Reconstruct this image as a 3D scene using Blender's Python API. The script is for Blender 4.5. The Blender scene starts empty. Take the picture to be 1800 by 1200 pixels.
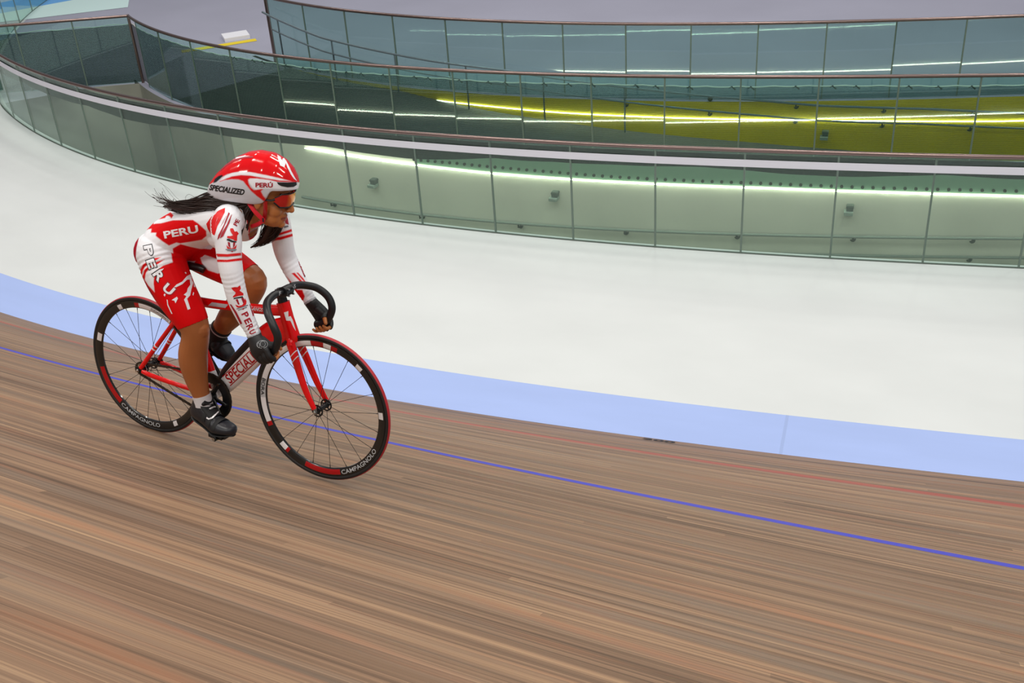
import bpy, bmesh, math, random
import numpy as np
from mathutils import Vector, Matrix
from mathutils.bvhtree import BVHTree
random.seed(7); rng = np.random.default_rng(7)
PI = math.pi
scene = bpy.context.scene
COL = scene.collection
V = lambda *a: np.array(a, float)

# ------------------------------------------------------------------ helpers
def lin(r, g, b, a=1.0):
    f = lambda c: (c/255/12.92) if c/255 <= .04045 else ((c/255+.055)/1.055)**2.4
    return (f(r), f(g), f(b), a)

def mat(name, col=(200, 200, 200), rough=.5, metal=0., emit=None, estr=1., spec=.5, coat=0., noise=None, attr=None):
    m = bpy.data.materials.new(name); m.use_nodes = True
    nt = m.node_tree; b = nt.nodes['Principled BSDF']
    c = lin(*col)
    b.inputs['Base Color'].default_value = c
    b.inputs['Roughness'].default_value = rough
    b.inputs['Metallic'].default_value = metal
    b.inputs['Specular IOR Level'].default_value = spec
    b.inputs['Coat Weight'].default_value = coat
    b.inputs['Coat Roughness'].default_value = .08
    if emit:
        b.inputs['Emission Color'].default_value = lin(*emit); b.inputs['Emission Strength'].default_value = estr
    if attr:
        a = nt.nodes.new('ShaderNodeVertexColor'); a.layer_name = attr
        nt.links.new(a.outputs['Color'], b.inputs['Base Color'])
    elif noise:
        scale, amt = noise
        tc = nt.nodes.new('ShaderNodeTexCoord'); n = nt.nodes.new('ShaderNodeTexNoise')
        n.inputs['Scale'].default_value = scale; n.inputs['Detail'].default_value = 5
        nt.links.new(tc.outputs['Object'], n.inputs['Vector'])
        mr = nt.nodes.new('ShaderNodeMapRange')
        mr.inputs[1].default_value = .3; mr.inputs[2].default_value = .7
        mr.inputs[3].default_value = 1-amt; mr.inputs[4].default_value = 1+amt
        nt.links.new(n.outputs['Fac'], mr.inputs[0])
        mx = nt.nodes.new('ShaderNodeVectorMath'); mx.operation = 'SCALE'
        mx.inputs[0].default_value = c[:3]
        nt.links.new(mr.outputs[0], mx.inputs['Scale'])
        nt.links.new(mx.outputs[0], b.inputs['Base Color'])
    return m

def newobj(name, me, parent=None, mats=()):
    o = bpy.data.objects.new(name, me); COL.objects.link(o)
    for m in (mats if isinstance(mats, (list, tuple)) else [mats]):
        me.materials.append(m)
    if parent: o.parent = parent
    return o

def empty(name, label, cat, loc=(0, 0, 0), parent=None, group=None):
    o = bpy.data.objects.new(name, None); COL.objects.link(o); o.location = loc
    o.empty_display_size = .1
    if label: o['label'] = label
    if cat: o['category'] = cat
    if group: o['group'] = group
    if parent: o.parent = parent
    return o

def tag(o, label=None, cat=None, group=None, kind=None):
    if label: o['label'] = label
    if cat: o['category'] = cat
    if group: o['group'] = group
    if kind: o['kind'] = kind
    return o

class MB:
    """collects geometry for one mesh"""
    def __init__(s): s.v = []; s.f = []; s.mi = []; s.uv = None
    def add(s, verts, faces, mi=0):
        n = len(s.v); s.v += [tuple(map(float, p)) for p in verts]
        s.f += [tuple(i+n for i in f) for f in faces]; s.mi += [mi]*len(faces); return s
    def box(s, c, size, R=None, mi=0):
        c = np.array(c, float); h = np.array(size, float)/2
        R = np.eye(3) if R is None else np.array(R)
        p = [c+R@(h*np.array((x, y, z))) for x in (-1, 1) for y in (-1, 1) for z in (-1, 1)]
        return s.add(p, [(0, 1, 3, 2), (4, 6, 7, 5), (0, 4, 5, 1), (2, 3, 7, 6), (0, 2, 6, 4), (1, 5, 7, 3)], mi)
    def tube(s, pts, rad, n=12, up=None, cap=True, mi=0, closed=False, ab=None):
        """sweep of an ellipse; rad: scalar, list, or list of (ra, rb)"""
        P = np.array(pts, float); m = len(P)
        if np.isscalar(rad): rad = [rad]*m
        rad = [(r, r) if np.isscalar(r) else r for r in rad]
        T = np.zeros_like(P)
        if closed:
            T = np.roll(P, -1, 0)-np.roll(P, 1, 0)
        else:
            T[1:-1] = P[2:]-P[:-2]; T[0] = P[1]-P[0]; T[-1] = P[-1]-P[-2]
        T /= np.linalg.norm(T, axis=1)[:, None]+1e-12
        u = np.array(up, float) if up is not None else (V(0, 0, 1) if abs(T[0][2]) < .9 else V(1, 0, 0))
        fr = []
        for t in T:
            u2 = u-t*(u@t); u2 /= np.linalg.norm(u2)+1e-12
            fr.append((np.cross(u2, t), u2))
            if up is None: u = u2
        vs = []
        for i in range(m):
            a, b = fr[i]
            for k in range(n):
                th = 2*PI*k/n
                vs.append(P[i]+a*math.cos(th)*rad[i][0]+b*math.sin(th)*rad[i][1])
        fs = []
        for i in range(m if closed else m-1):
            j = (i+1) % m
            for k in range(n):
                k2 = (k+1) % n
                fs.append((i*n+k, i*n+k2, j*n+k2, j*n+k))
        if cap and not closed:
            fs.append(tuple(range(n-1, -1, -1))); fs.append(tuple((m-1)*n+k for k in range(n)))
        return s.add(vs, fs, mi)
    def cyl(s, a, b, r, n=16, r2=None, mi=0):
        return s.tube([a, b], [r, r if r2 is None else r2], n=n, mi=mi)
    def lathe(s, prof, c=(0, 0, 0), axis=(0, 1, 0), x=(1, 0, 0), n=48, mi=0, closed=False):
        """prof: list of (radius, height along axis)"""
        axis = np.array(axis, float); x = np.array(x, float); y = np.cross(axis, x); c = np.array(c, float)
        vs = []; m = len(prof)
        for r, h in prof:
            for k in range(n):
                t = 2*PI*k/n; vs.append(c+axis*h+(x*math.cos(t)+y*math.sin(t))*r)
        fs = []
        for i in range(m if closed else m-1):
            j = (i+1) % m
            for k in range(n):
                k2 = (k+1) % n; fs.append((i*n+k, i*n+k2, j*n+k2, j*n+k))
        return s.add(vs, fs, mi)
    def sphere(s, c, r, n=16, R=None, mi=0):
        r = np.array([r]*3 if np.isscalar(r) else r, float); R = np.eye(3) if R is None else np.array(R)
        c = np.array(c, float); vs = []; fs = []; m = n//2
        for i in range(m+1):
            ph = PI*i/m
            for k in range(n):
                t = 2*PI*k/n
                vs.append(c+R@(r*np.array((math.sin(ph)*math.cos(t), math.sin(ph)*math.sin(t), math.cos(ph)))))
        for i in range(m):
            for k in range(n):
                k2 = (k+1) % n; fs.append((i*n+k, (i+1)*n+k, (i+1)*n+k2, i*n+k2))
        return s.add(vs, fs, mi)
    def mesh(s, name, smooth=True):
        me = bpy.data.meshes.new(name); me.from_pydata(s.v, [], s.f)
        me.polygons.foreach_set('material_index', s.mi)
        me.validate(); me.update()
        bm = bmesh.new(); bm.from_mesh(me)
        bmesh.ops.remove_doubles(bm, verts=bm.verts, dist=1e-6)
        bmesh.ops.recalc_face_normals(bm, faces=bm.faces); bm.to_mesh(me); bm.free()
        if smooth:
            me.polygons.foreach_set('use_smooth', [True]*len(me.polygons))
            try: me.set_sharp_from_angle(angle=math.radians(38))
            except Exception: pass
        return me
    def obj(s, name, mats, parent=None, smooth=True):
        return newobj(name, s.mesh(name, smooth), parent, mats)

def spline(pts, n=8):
    """Catmull-Rom through points of any dimension"""
    P = [np.array(p, float) for p in pts]
    P = [2*P[0]-P[1]]+P+[2*P[-1]-P[-2]]; o = []
    for i in range(1, len(P)-2):
        a, b, c, d = P[i-1:i+3]
        for k in range(n):
            t = k/n
            o.append(.5*((2*b)+(c-a)*t+(2*a-5*b+4*c-d)*t*t+(3*b-a-3*c+d)*t**3))
    o.append(P[-2]); return o

def dup(o, name=None, parent=None):
    c = o.copy(); COL.objects.link(c)
    if parent: c.parent = parent
    return c
# ------------------------------------------------------------------ camera
CAM = V(0, 0, 4.928)
up_c = V(-0.05994439, -0.85923105, -0.50806365)          # gravity up in camera axes (x right, y down, z forward)
Yc = V(0, 0, 1)-up_c[2]*up_c; Yc /= np.linalg.norm(Yc); Xc = np.cross(Yc, up_c)
Wm = np.stack([Xc, Yc, up_c])                            # camera axes -> world
cd = bpy.data.cameras.new('camera'); cam = bpy.data.objects.new('camera', cd); COL.objects.link(cam)
cd.sensor_width = 36; cd.lens = 36*2000/1800; cd.clip_end = 300
M = np.eye(4); M[:3, 0] = Wm@V(1, 0, 0); M[:3, 1] = Wm@V(0, -1, 0); M[:3, 2] = Wm@V(0, 0, -1); M[:3, 3] = CAM
cam.matrix_world = Matrix(M.tolist()); scene.camera = cam

# ------------------------------------------------------------------ the line of the track (bend running out into the straight)
DU = .05
US = np.arange(-34, 14+DU/2, DU)
_q = dict(x0=1.1733, y0=6.7477, th0=-.3379, k0=.0207, k1=-.0048)
kap = np.where(US < -14, .062, np.clip(_q['k0']+_q['k1']*US, 0, .09))
i0 = int(np.argmin(abs(US)))
TH = np.cumsum(kap)*DU; TH += _q['th0']-TH[i0]
PX = np.cumsum(np.cos(TH))*DU; PX += _q['x0']-PX[i0]
PY = np.cumsum(np.sin(TH))*DU; PY += _q['y0']-PY[i0]
def bank(u):
    b = .5109-.0244*u-.0005*u*u
    return np.clip(b, .25, .70)
def at(u, d, z=0.):
    """point d metres inside (infield side of) the lower edge of the boards at arc length u"""
    x = np.interp(u, US, PX); y = np.interp(u, US, PY); t = np.interp(u, US, TH)
    return V(x-np.sin(t)*d, y+np.cos(t)*d, z)
def wood(u, s):
    b = float(bank(u)); p = at(u, -s*math.cos(b), s*math.sin(b)); return p
def ribbon(name, us, prof, mats, uvs=None, parent=None, mi=None):
    """prof(u) -> list of points across; uv = (u, v)"""
    rows = [prof(u) for u in us]; k = len(rows[0]); m = len(rows)
    vs = [tuple(p) for r in rows for p in r]
    fs = [(i*k+j, (i+1)*k+j, (i+1)*k+j+1, i*k+j+1) for i in range(m-1) for j in range(k-1)]
    me = bpy.data.meshes.new(name); me.from_pydata(vs, [], fs)
    if uvs is not None:
        uvl = me.uv_layers.new(name='UVMap')
        for p in me.polygons:
            for li, vi in zip(p.loop_indices, p.vertices):
                uvl.data[li].uv = (us[vi//k], uvs[vi % k])
    me.polygons.foreach_set('use_smooth', [True]*len(fs))
    return newobj(name, me, parent, mats)

# ---- materials of the place
def wood_material():
    m = bpy.data.materials.new('pine_boards'); m.use_nodes = True; nt = m.node_tree; N = nt.nodes; L = nt.links
    b = N['Principled BSDF']; b.inputs['Roughness'].default_value = .5; b.inputs['Specular IOR Level'].default_value = .35
    uv = N.new('ShaderNodeUVMap'); sp = N.new('ShaderNodeSeparateXYZ'); L.new(uv.outputs[0], sp.inputs[0])
    def math_(op, a, bb=None, c=None):
        n = N.new('ShaderNodeMath'); n.operation = op
        for i, q in enumerate((a, bb, c)):
            if q is None: continue
            if isinstance(q, (int, float)): n.inputs[i].default_value = q
            else: L.new(q, n.inputs[i])
        return n.outputs[0]
    U, S = sp.outputs[0], sp.outputs[1]
    PW = .042
    idx = math_('FLOOR', math_('DIVIDE', S, PW))
    wn = N.new('ShaderNodeTexWhiteNoise'); wn.noise_dimensions = '1D'; L.new(idx, wn.inputs['W'])
    blen = math_('FLOOR', math_('ADD', math_('DIVIDE', U, 7.5), math_('MULTIPLY', wn.outputs['Value'], 7)))
    cb = N.new('ShaderNodeCombineXYZ'); L.new(idx, cb.inputs[0]); L.new(blen, cb.inputs[1])
    wn2 = N.new('ShaderNodeTexWhiteNoise'); wn2.noise_dimensions = '2D'; L.new(cb.outputs[0], wn2.inputs['Vector'])
    def noise(su, ss, detail=4, seed=0.):
        c = N.new('ShaderNodeCombineXYZ'); L.new(math_('MULTIPLY', U, su), c.inputs[0]); L.new(math_('MULTIPLY', S, ss), c.inputs[1]); c.inputs[2].default_value = seed
        n = N.new('ShaderNodeTexNoise'); n.inputs['Scale'].default_value = 1; n.inputs['Detail'].default_value = detail; n.inputs['Roughness'].default_value = .6
        L.new(c.outputs[0], n.inputs['Vector']); return n.outputs['Fac']
    streak = noise(.45, 46, 5); fine = noise(.9, 210, 3, 3.); blot = noise(.35, 2.2, 3, 9.); grey = noise(.5, 7., 3, 21.); red = noise(.6, 9., 3, 33.)
    f = math_('ADD', math_('MULTIPLY', wn2.outputs['Value'], .20), math_('MULTIPLY', streak, .85))
    f = math_('ADD', f, math_('MULTIPLY', fine, .45)); f = math_('ADD', f, math_('MULTIPLY', blot, .35)); f = math_('SUBTRACT', f, .42)
    cr = N.new('ShaderNodeValToRGB'); L.new(f, cr.inputs[0]); e = cr.color_ramp.elements
    e[0].position = .18; e[0].color = lin(80, 62, 48); e[1].position = .86; e[1].color = lin(198, 162, 124)
    for p, c in ((.36, (112, 88, 69)), (.52, (138, 109, 86)), (.68, (162, 130, 101))):
        x = e.new(p); x.color = lin(*c)
    def mix(fac, a, bcol):
        n = N.new('ShaderNodeMix'); n.data_type = 'RGBA'
        if isinstance(fac, (int, float)): n.inputs['Factor'].default_value = fac
        else: L.new(fac, n.inputs['Factor'])
        L.new(a, n.inputs['A']); 
        if isinstance(bcol, tuple): n.inputs['B'].default_value = lin(*bcol)
        else: L.new(bcol, n.inputs['B'])
        return n.outputs['Result']
    def rng_(src, a, bb, lo, hi):
        n = N.new('ShaderNodeMapRange'); L.new(src, n.inputs[0])
        for i, q in enumerate((a, bb, lo, hi)): n.inputs[i+1].default_value = q
        return n.outputs[0]
    c = mix(rng_(grey, .50, .68, 0, .45), cr.outputs[0], (126, 113, 100))
    c = mix(rng_(red, .54, .72, 0, .42), c, (172, 112, 78))
    # gaps between strips
    fr = math_('FRACT', math_('DIVIDE', S, PW)); gap = math_('LESS_THAN', fr, .05)
    c = mix(math_('MULTIPLY', gap, .35), c, (70, 50, 38))
    def line(c, s0, s1, col, amt):
        g = math_('MULTIPLY', math_('GREATER_THAN', S, s0), math_('LESS_THAN', S, s1))
        g = math_('MULTIPLY', g, rng_(streak, .3, .7, amt-.12, amt+.1))
        return mix(g, c, col)
    c = line(c, -.1, .012, (60, 45, 40), .75)
    c = line(c, .185, .225, (58, 44, 38), .72)
    c = line(c, .80, .90, (176, 66, 58), .62)
    c = line(c, 2.402, 2.474, (52, 62, 200), .88)
    L.new(c, b.inputs['Base Color'])
    return m

def uv_noise_mat(name, col, amt, su, ss, rough=.5, joint=None, spec=.4):
    m = bpy.data.materials.new(name); m.use_nodes = True; nt = m.node_tree; N = nt.nodes; L = nt.links
    b = N['Principled BSDF']; b.inputs['Roughness'].default_value = rough; b.inputs['Specular IOR Level'].default_value = spec
    uv = N.new('ShaderNodeUVMap'); mp = N.new('ShaderNodeMapping'); mp.inputs['Scale'].default_value = (su, ss, 1); L.new(uv.outputs[0], mp.inputs[0])
    n = N.new('ShaderNodeTexNoise'); n.inputs['Scale'].default_value = 1; n.inputs['Detail'].default_value = 5; L.new(mp.outputs[0], n.inputs['Vector'])
    mr = N.new('ShaderNodeMapRange'); L.new(n.outputs['Fac'], mr.inputs[0])
    mr.inputs[1].default_value = .3; mr.inputs[2].default_value = .7; mr.inputs[3].default_value = 1-amt; mr.inputs[4].default_value = 1+amt*.3
    mx = N.new('ShaderNodeVectorMath'); mx.operation = 'SCALE'; mx.inputs[0].default_value = lin(*col)[:3]; L.new(mr.outputs[0], mx.inputs['Scale'])
    out = mx.outputs[0]
    if joint:
        u0, w = joint
        sp = N.new('ShaderNodeSeparateXYZ'); L.new(uv.outputs[0], sp.inputs[0])
        a = N.new('ShaderNodeMath'); a.operation = 'SUBTRACT'; L.new(sp.outputs[0], a.inputs[0]); a.inputs[1].default_value = u0
        a2 = N.new('ShaderNodeMath'); a2.operation = 'ABSOLUTE'; L.new(a.outputs[0], a2.inputs[0])
        a3 = N.new('ShaderNodeMath'); a3.operation = 'LESS_THAN'; L.new(a2.outputs[0], a3.inputs[0]); a3.inputs[1].default_value = w
        mj = N.new('ShaderNodeMix'); mj.data_type = 'RGBA'; L.new(a3.outputs[0], mj.inputs['Factor']); L.new(out, mj.inputs['A']); mj.inputs['B'].default_value = lin(*[c*.94 for c in col])
        out = mj.outputs['Result']
    L.new(out, b.inputs['Base Color'])
    return m

def glass_material(name, tint, rough=.02):
    m = bpy.data.materials.new(name); m.use_nodes = True; nt = m.node_tree; N = nt.nodes; L = nt.links
    N.remove(N['Principled BSDF']); out = N['Material Output']
    t = N.new('ShaderNodeBsdfTransparent'); t.inputs[0].default_value = (*tint, 1)
    g = N.new('ShaderNodeBsdfGlossy'); g.inputs['Roughness'].default_value = rough; g.inputs[0].default_value = (.9, 1, .97, 1)
    lw = N.new('ShaderNodeLayerWeight'); lw.inputs[0].default_value = .5
    pw_ = N.new('ShaderNodeMath'); pw_.operation = 'POWER'; L.new(lw.outputs['Facing'], pw_.inputs[0]); pw_.inputs[1].default_value = 5
    fr = N.new('ShaderNodeMath'); fr.operation = 'MULTIPLY_ADD'; L.new(pw_.outputs[0], fr.inputs[0]); fr.inputs[1].default_value = .85; fr.inputs[2].default_value = .045
    mx = N.new('ShaderNodeMixShader'); L.new(fr.outputs[0], mx.inputs[0]); L.new(t.outputs[0], mx.inputs[1]); L.new(g.outputs[0], mx.inputs[2]); L.new(mx.outputs[0], out.inputs[0])
    return m

def net_material(name, col, period, lo, hi, dense=None):
    m = bpy.data.materials.new(name); m.use_nodes = True; nt = m.node_tree; N = nt.nodes; L = nt.links
    out = N['Material Output']; b = N['Principled BSDF']; b.inputs['Base Color'].default_value = lin(*col); b.inputs['Roughness'].default_value = .8
    b.inputs['Specular IOR Level'].default_value = .1
    tc = N.new('ShaderNodeTexCoord'); sp = N.new('ShaderNodeSeparateXYZ'); L.new(tc.outputs['Object'], sp.inputs[0])
    nz = N.new('ShaderNodeTexNoise'); nz.inputs['Scale'].default_value = 3; nz.inputs['Detail'].default_value = 2; L.new(tc.outputs['Object'], nz.inputs['Vector'])
    ad = N.new('ShaderNodeMath'); ad.operation = 'MULTIPLY_ADD'; L.new(nz.outputs['Fac'], ad.inputs[0]); ad.inputs[1].default_value = .03; L.new(sp.outputs[2], ad.inputs[2])
    mu = N.new('ShaderNodeMath'); mu.operation = 'MULTIPLY'; L.new(ad.outputs[0], mu.inputs[0]); mu.inputs[1].default_value = 2*PI/period
    si = N.new('ShaderNodeMath'); si.operation = 'SINE'; L.new(mu.outputs[0], si.inputs[0])
    mr = N.new('ShaderNodeMapRange'); L.new(si.outputs[0], mr.inputs[0]); mr.inputs[1].default_value = -1; mr.inputs[2].default_value = 1; mr.inputs[3].default_value = lo; mr.inputs[4].default_value = hi
    t = N.new('ShaderNodeBsdfTransparent'); mx = N.new('ShaderNodeMixShader')
    fac = mr.outputs[0]
    if dense:       # the mesh is doubled up towards one end
        g = N.new('ShaderNodeMapRange'); L.new(sp.outputs[0], g.inputs[0])
        for i_, q in enumerate(dense): g.inputs[i_+1].default_value = q
        mm = N.new('ShaderNodeMath'); mm.operation = 'MULTIPLY'; mm.use_clamp = True; L.new(fac, mm.inputs[0]); L.new(g.outputs[0], mm.inputs[1]); fac = mm.outputs[0]
    L.new(fac, mx.inputs[0]); L.new(t.outputs[0], mx.inputs[1]); L.new(b.outputs[0], mx.inputs[2]); L.new(mx.outputs[0], out.inputs[0])
    return m

M_wood = wood_material()
M_cote = uv_noise_mat('painted_light_blue', (166, 186, 237), .05, .8, 3, rough=.55, joint=(.72, .012))
M_white = uv_noise_mat('painted_white', (213, 217, 218), .05, .9, 1.4, rough=.5)
M_floor = mat('infield_concrete', (158, 158, 176), .55, noise=(.5, .06))
M_glass = glass_material('green_edge_glass', (.83, .905, .87))
M_glass_b = glass_material('teal_glass', (.76, .89, .87)); M_glass_c = glass_material('deep_teal_glass', (.65, .79, .765))
M_seal = mat('dark_glass_edge', (104, 122, 112), .4)
M_rail = mat('brushed_steel', (132, 114, 110), .28, .9)
M_band = mat('white_tape', (226, 226, 236), .5)
M_net = net_material('dark_net', (52, 60, 60), .017, .34, .80, (-3.2, 1.5, 1.45, .8))
M_netroll = net_material('gathered_net', (30, 46, 40), .012, .92, 1.0)
M_rope = mat('pale_rope', (214, 214, 206), .7)
M_tie = mat('dark_cord', (40, 46, 44), .8)
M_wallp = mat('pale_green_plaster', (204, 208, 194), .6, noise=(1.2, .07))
M_wally = mat('yellow_paint', (206, 186, 20), .5, noise=(1.5, .08))
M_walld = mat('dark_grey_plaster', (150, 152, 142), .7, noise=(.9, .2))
M_ramp = mat('dark_grey_concrete', (98, 102, 102), .7, noise=(1.0, .1))
M_chan = mat('green_clamp_channel', (110, 148, 124), .45)
M_bolt = mat('dark_bolt', (60, 74, 62), .5, .5)
M_pipe = mat('grey_green_pipe', (128, 142, 134), .4, .3)
M_pipeg = mat('grey_pipe', (120, 136, 144), .35, .6)
M_led = mat('lit_strip', (255, 255, 245), .5, emit=(255, 250, 225), estr=17.)
M_lamp = mat('grey_lamp_body', (84, 98, 90), .5)
M_lens = mat('lamp_lens', (140, 158, 148), .4)
M_stripey = mat('yellow_floor_paint', (226, 200, 30), .6)

# ------------------------------------------------------------------ boards, blue band, safety zone
us = np.arange(-26, 9.01, .2)
ss = np.linspace(0, 7.4, 38)
o = ribbon('wood_track', us, lambda u: [wood(u, s) for s in ss], M_wood, uvs=ss)
tag(o, kind='structure')
sd = np.linspace(0, 1, 5)
o = ribbon('blue_band', us, lambda u: [at(u, .65*t, -.1*t) for t in sd], M_cote, uvs=.65*sd); tag(o, kind='structure')

def fence_fn(tab):
    a = np.array(tab); 
    k = np.polyfit(a[:, 0], a[:, 1], 3)
    lo, hi = a[0, 0], a[-1, 0]; dk = np.polyder(k)
    def f(u):
        if u < lo: return float(np.polyval(k, lo))
        if u > hi: return float(np.polyval(k, hi)+np.polyval(dk, hi)*(u-hi))
        return float(np.polyval(k, u))
    return f
D1 = fence_fn([(-14, 3.02), (-12.2, 3.04), (-11.4, 3.05), (-9.9, 3.13), (-8.3, 3.16), (-5.55, 3.25), (-4.5, 3.28), (-3.77, 3.30), (-2.77, 3.29), (-1.88, 3.28), (-.9, 3.27), (.28, 3.33), (1.53, 3.40), (2.7, 3.47)])
D2 = fence_fn([(-13.6, 5.02), (-12.35, 4.93), (-11, 4.98), (-9.52, 5.04), (-8.3, 5.08), (-6.2, 5.23), (-3.95, 5.37), (-1.88, 5.52), (-.05, 5.69), (1.45, 5.86), (2.8, 6.04)])
D3 = fence_fn([(-14, 6.84), (-11.82, 6.95), (-10.4, 7.03), (-7.82, 7.21), (-5.4, 7.41), (-2.62, 7.6), (-.35, 7.82), (1.45, 8.08), (3.07, 8.38)])
ZF = -.1
def zr1(u): return float(np.interp(u, [-30, -14, -8, -4, 0, 3, 9], [.84, .84, .885, .92, .962, .982, .99]))

o = ribbon('safety_zone', us, lambda u: [at(u, .65+(D1(u)+.06-.65)*t, ZF) for t in sd], M_white, uvs=3*sd); tag(o, kind='structure')

# ------------------------------------------------------------------ sunken ramps behind the first barrier
UL2 = -13.6            # left end of the second barrier
ur = np.arange(-14.2, 9.01, .2)
WT = .07
def wallrib(name, us_, d, z0, z1, m):
    o = ribbon(name, us_, lambda u: [at(u, d(u), z0(u) if callable(z0) else z0), at(u, d(u), z1(u) if callable(z1) else z1)], m, uvs=[0, 1]); tag(o, kind='structure'); return o
ZT = -2.0
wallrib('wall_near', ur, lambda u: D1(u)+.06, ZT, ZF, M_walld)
urp = np.arange(-9.4, 9.01, .2); url = np.arange(-14.2, -9.39, .2)
wallrib('wall_far', urp, lambda u: D2(u)-.06, ZT, ZF, M_wallp)
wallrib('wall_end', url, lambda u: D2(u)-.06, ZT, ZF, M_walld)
o = ribbon('sunken_floor', ur, lambda u: [at(u, D1(u)+.06, ZT), at(u, D2(u)-.06, ZT)], M_ramp, uvs=[0, 1]); tag(o, kind='structure')
cA0, cB0 = at(UL2, D2(UL2)-.06), V(-7.75, 16.82, 0)
o = newobj('wall_left', bpy.data.meshes.new('wall_left'), None, M_walld); o.data.from_pydata([tuple(cA0+V(0, 0, ZT)), tuple(cB0+V(0, 0, ZT)), tuple(cB0+V(0, 0, ZF)), tuple(cA0+V(0, 0, ZF))], [], [(0, 1, 2, 3)]); tag(o, kind='structure')
o = ribbon('coping', np.arange(UL2, 9.01, .2), lambda u: [at(u, D2(u)-.06, ZF), at(u, D2(u)+.06, ZF)], M_floor, uvs=[0, 1]); tag(o, kind='structure')
# second ramp, falling to the right
UR0 = -11.6
def zramp(u): return float(np.interp(u, [-12, UR0, -7.5, -5.5, -2.6, -.5, 1, 3.5, 9], [ZF, ZF, -.16, -.32, -.52, -.66, -.78, -1.0, -1.5]))
ur2 = np.arange(UR0, 9.01, .2)
o = ribbon('ramp_floor', ur2, lambda u: [at(u, D2(u)+.06, zramp(u)), at(u, D3(u)-.06, zramp(u))], M_ramp, uvs=[0, 1]); tag(o, kind='structure')
wallrib('wall_yellow', ur2, lambda u: D3(u)-.06, zramp, ZF, M_wally)
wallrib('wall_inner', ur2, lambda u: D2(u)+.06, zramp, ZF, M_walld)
# infield floor: level beyond the third barrier, and around the head of the ramp
fl = [at(u, D3(u)-.06, ZF) for u in np.arange(-14.2, 9.01, .2)]+[V(16, 44, ZF), V(-6, 44, ZF), V(-7.2, 25, ZF)]
bm = bmesh.new(); bm.faces.new([bm.verts.new(tuple(p)) for p in fl]); bmesh.ops.triangulate(bm, faces=bm.faces); bmesh.ops.recalc_face_normals(bm, faces=bm.faces)
me = bpy.data.meshes.new('floor'); bm.to_mesh(me); bm.free(); o = newobj('floor', me, None, M_floor); tag(o, kind='structure')
o = ribbon('floor_bend', np.arange(-30, -13.3, .2), lambda u: [at(u, D1(u)+.06, ZF-.0005), at(u, 6, ZF-.0005), at(u, 11, ZF-.0005)] if u < -14.2 else ([at(u, D2(u)+.1, ZF-.0005), at(u, 8, ZF-.0005), at(u, 11, ZF-.0005)] if u < -13.2 else [at(u, D3(u), ZF-.0005), at(u, 8, ZF-.0005), at(u, 11, ZF-.0005)]), M_floor, uvs=[0, 1, 2]); tag(o, kind='structure')
o = ribbon('floor_ramp_head', np.arange(UL2-.4, UR0+.01, .1), lambda u: [at(u, D2(u)+.06, ZF), at(u, D3(u), ZF)], M_floor, uvs=[0, 1]); tag(o, kind='structure')
# ------------------------------------------------------------------ glass barriers
def panel_mesh(name, p0, p1, z0, z1, th=.012, gap=.004):
    p0 = np.array(p0[:2]); p1 = np.array(p1[:2]); d = p1-p0; l = np.linalg.norm(d); d /= l; n = V(-d[1], d[0])
    a = p0+d*gap/2; b = p1-d*gap/2
    q = []
    for z in (z0, z1):
        for p, s in ((a, -1), (b, -1), (b, 1), (a, 1)):
            q.append((*(p+n*s*th/2), z))
    mb = MB(); mb.add(q, [(0, 3, 2, 1), (4, 5, 6, 7), (0, 1, 5, 4), (1, 2, 6, 5), (2, 3, 7, 6), (3, 0, 4, 7)])
    mb.mi = [0, 0, 0, 1, 0, 1]
    mb.box((*(p1), (z0+z1)/2), (.018, .0145, z1-z0), R=np.stack([V(*d, 0), V(*n, 0), V(0, 0, 1)], 1), mi=1)
    return mb.mesh(name, smooth=False)

def arc_steps(fn, u0, u1, step, anchor):
    """arc length along an offset line: parameters every `step` metres, one of them at `anchor`"""
    uu = np.arange(u0, u1+.001, .02); P = np.array([at(u, fn(u))[:2] for u in uu])
    s = np.r_[0, np.cumsum(np.linalg.norm(np.diff(P, axis=0), axis=1))]
    sa = np.interp(anchor, uu, s) % step
    return [float(np.interp(x, s, uu)) for x in np.arange(sa, s[-1], step)]

def fence(label, fn, u0, u1, step, anchor, zb, ztop, glass, extra_pts=(), jitter=0.):
    root = empty('glass_barrier', label, 'barrier', at((u0+u1)/2, fn((u0+u1)/2), ZF))
    root_inv = Matrix.Translation(-root.location)
    def par(o): o.parent = root; o.matrix_parent_inverse = root_inv; return o
    us_ = arc_steps(fn, u0, u1, step, anchor)
    pts = [at(u, fn(u)) for u in us_]
    first = None
    zt = ztop if callable(ztop) else (lambda u: ztop)
    for i in range(len(us_)-1):
        a, b = pts[i], pts[i+1]; uc = (us_[i]+us_[i+1])/2
        me = panel_mesh('glass_panel', a, b, zb, zt(uc)-.015)
        if jitter:      # panels never hang quite true: each is turned by a hair
            c = Vector(((a[0]+b[0])/2, (a[1]+b[1])/2, ZF)); r = Matrix.Rotation(random.uniform(-jitter, jitter), 4, 'Z') @ Matrix.Rotation(random.uniform(-jitter, jitter)*.8, 4, Vector((b-a)/np.linalg.norm(b-a)))
            me.transform(Matrix.Translation(c) @ r @ Matrix.Translation(-c))
        par(newobj('glass_panel', me, None, [glass, M_seal]))
    ul = np.arange(u0, u1+.01, .12)
    mb = MB(); mb.tube([at(u, fn(u), zt(u)) for u in ul], .021, n=12)
    par(mb.obj('handrail', M_rail))
    return root, par

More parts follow.
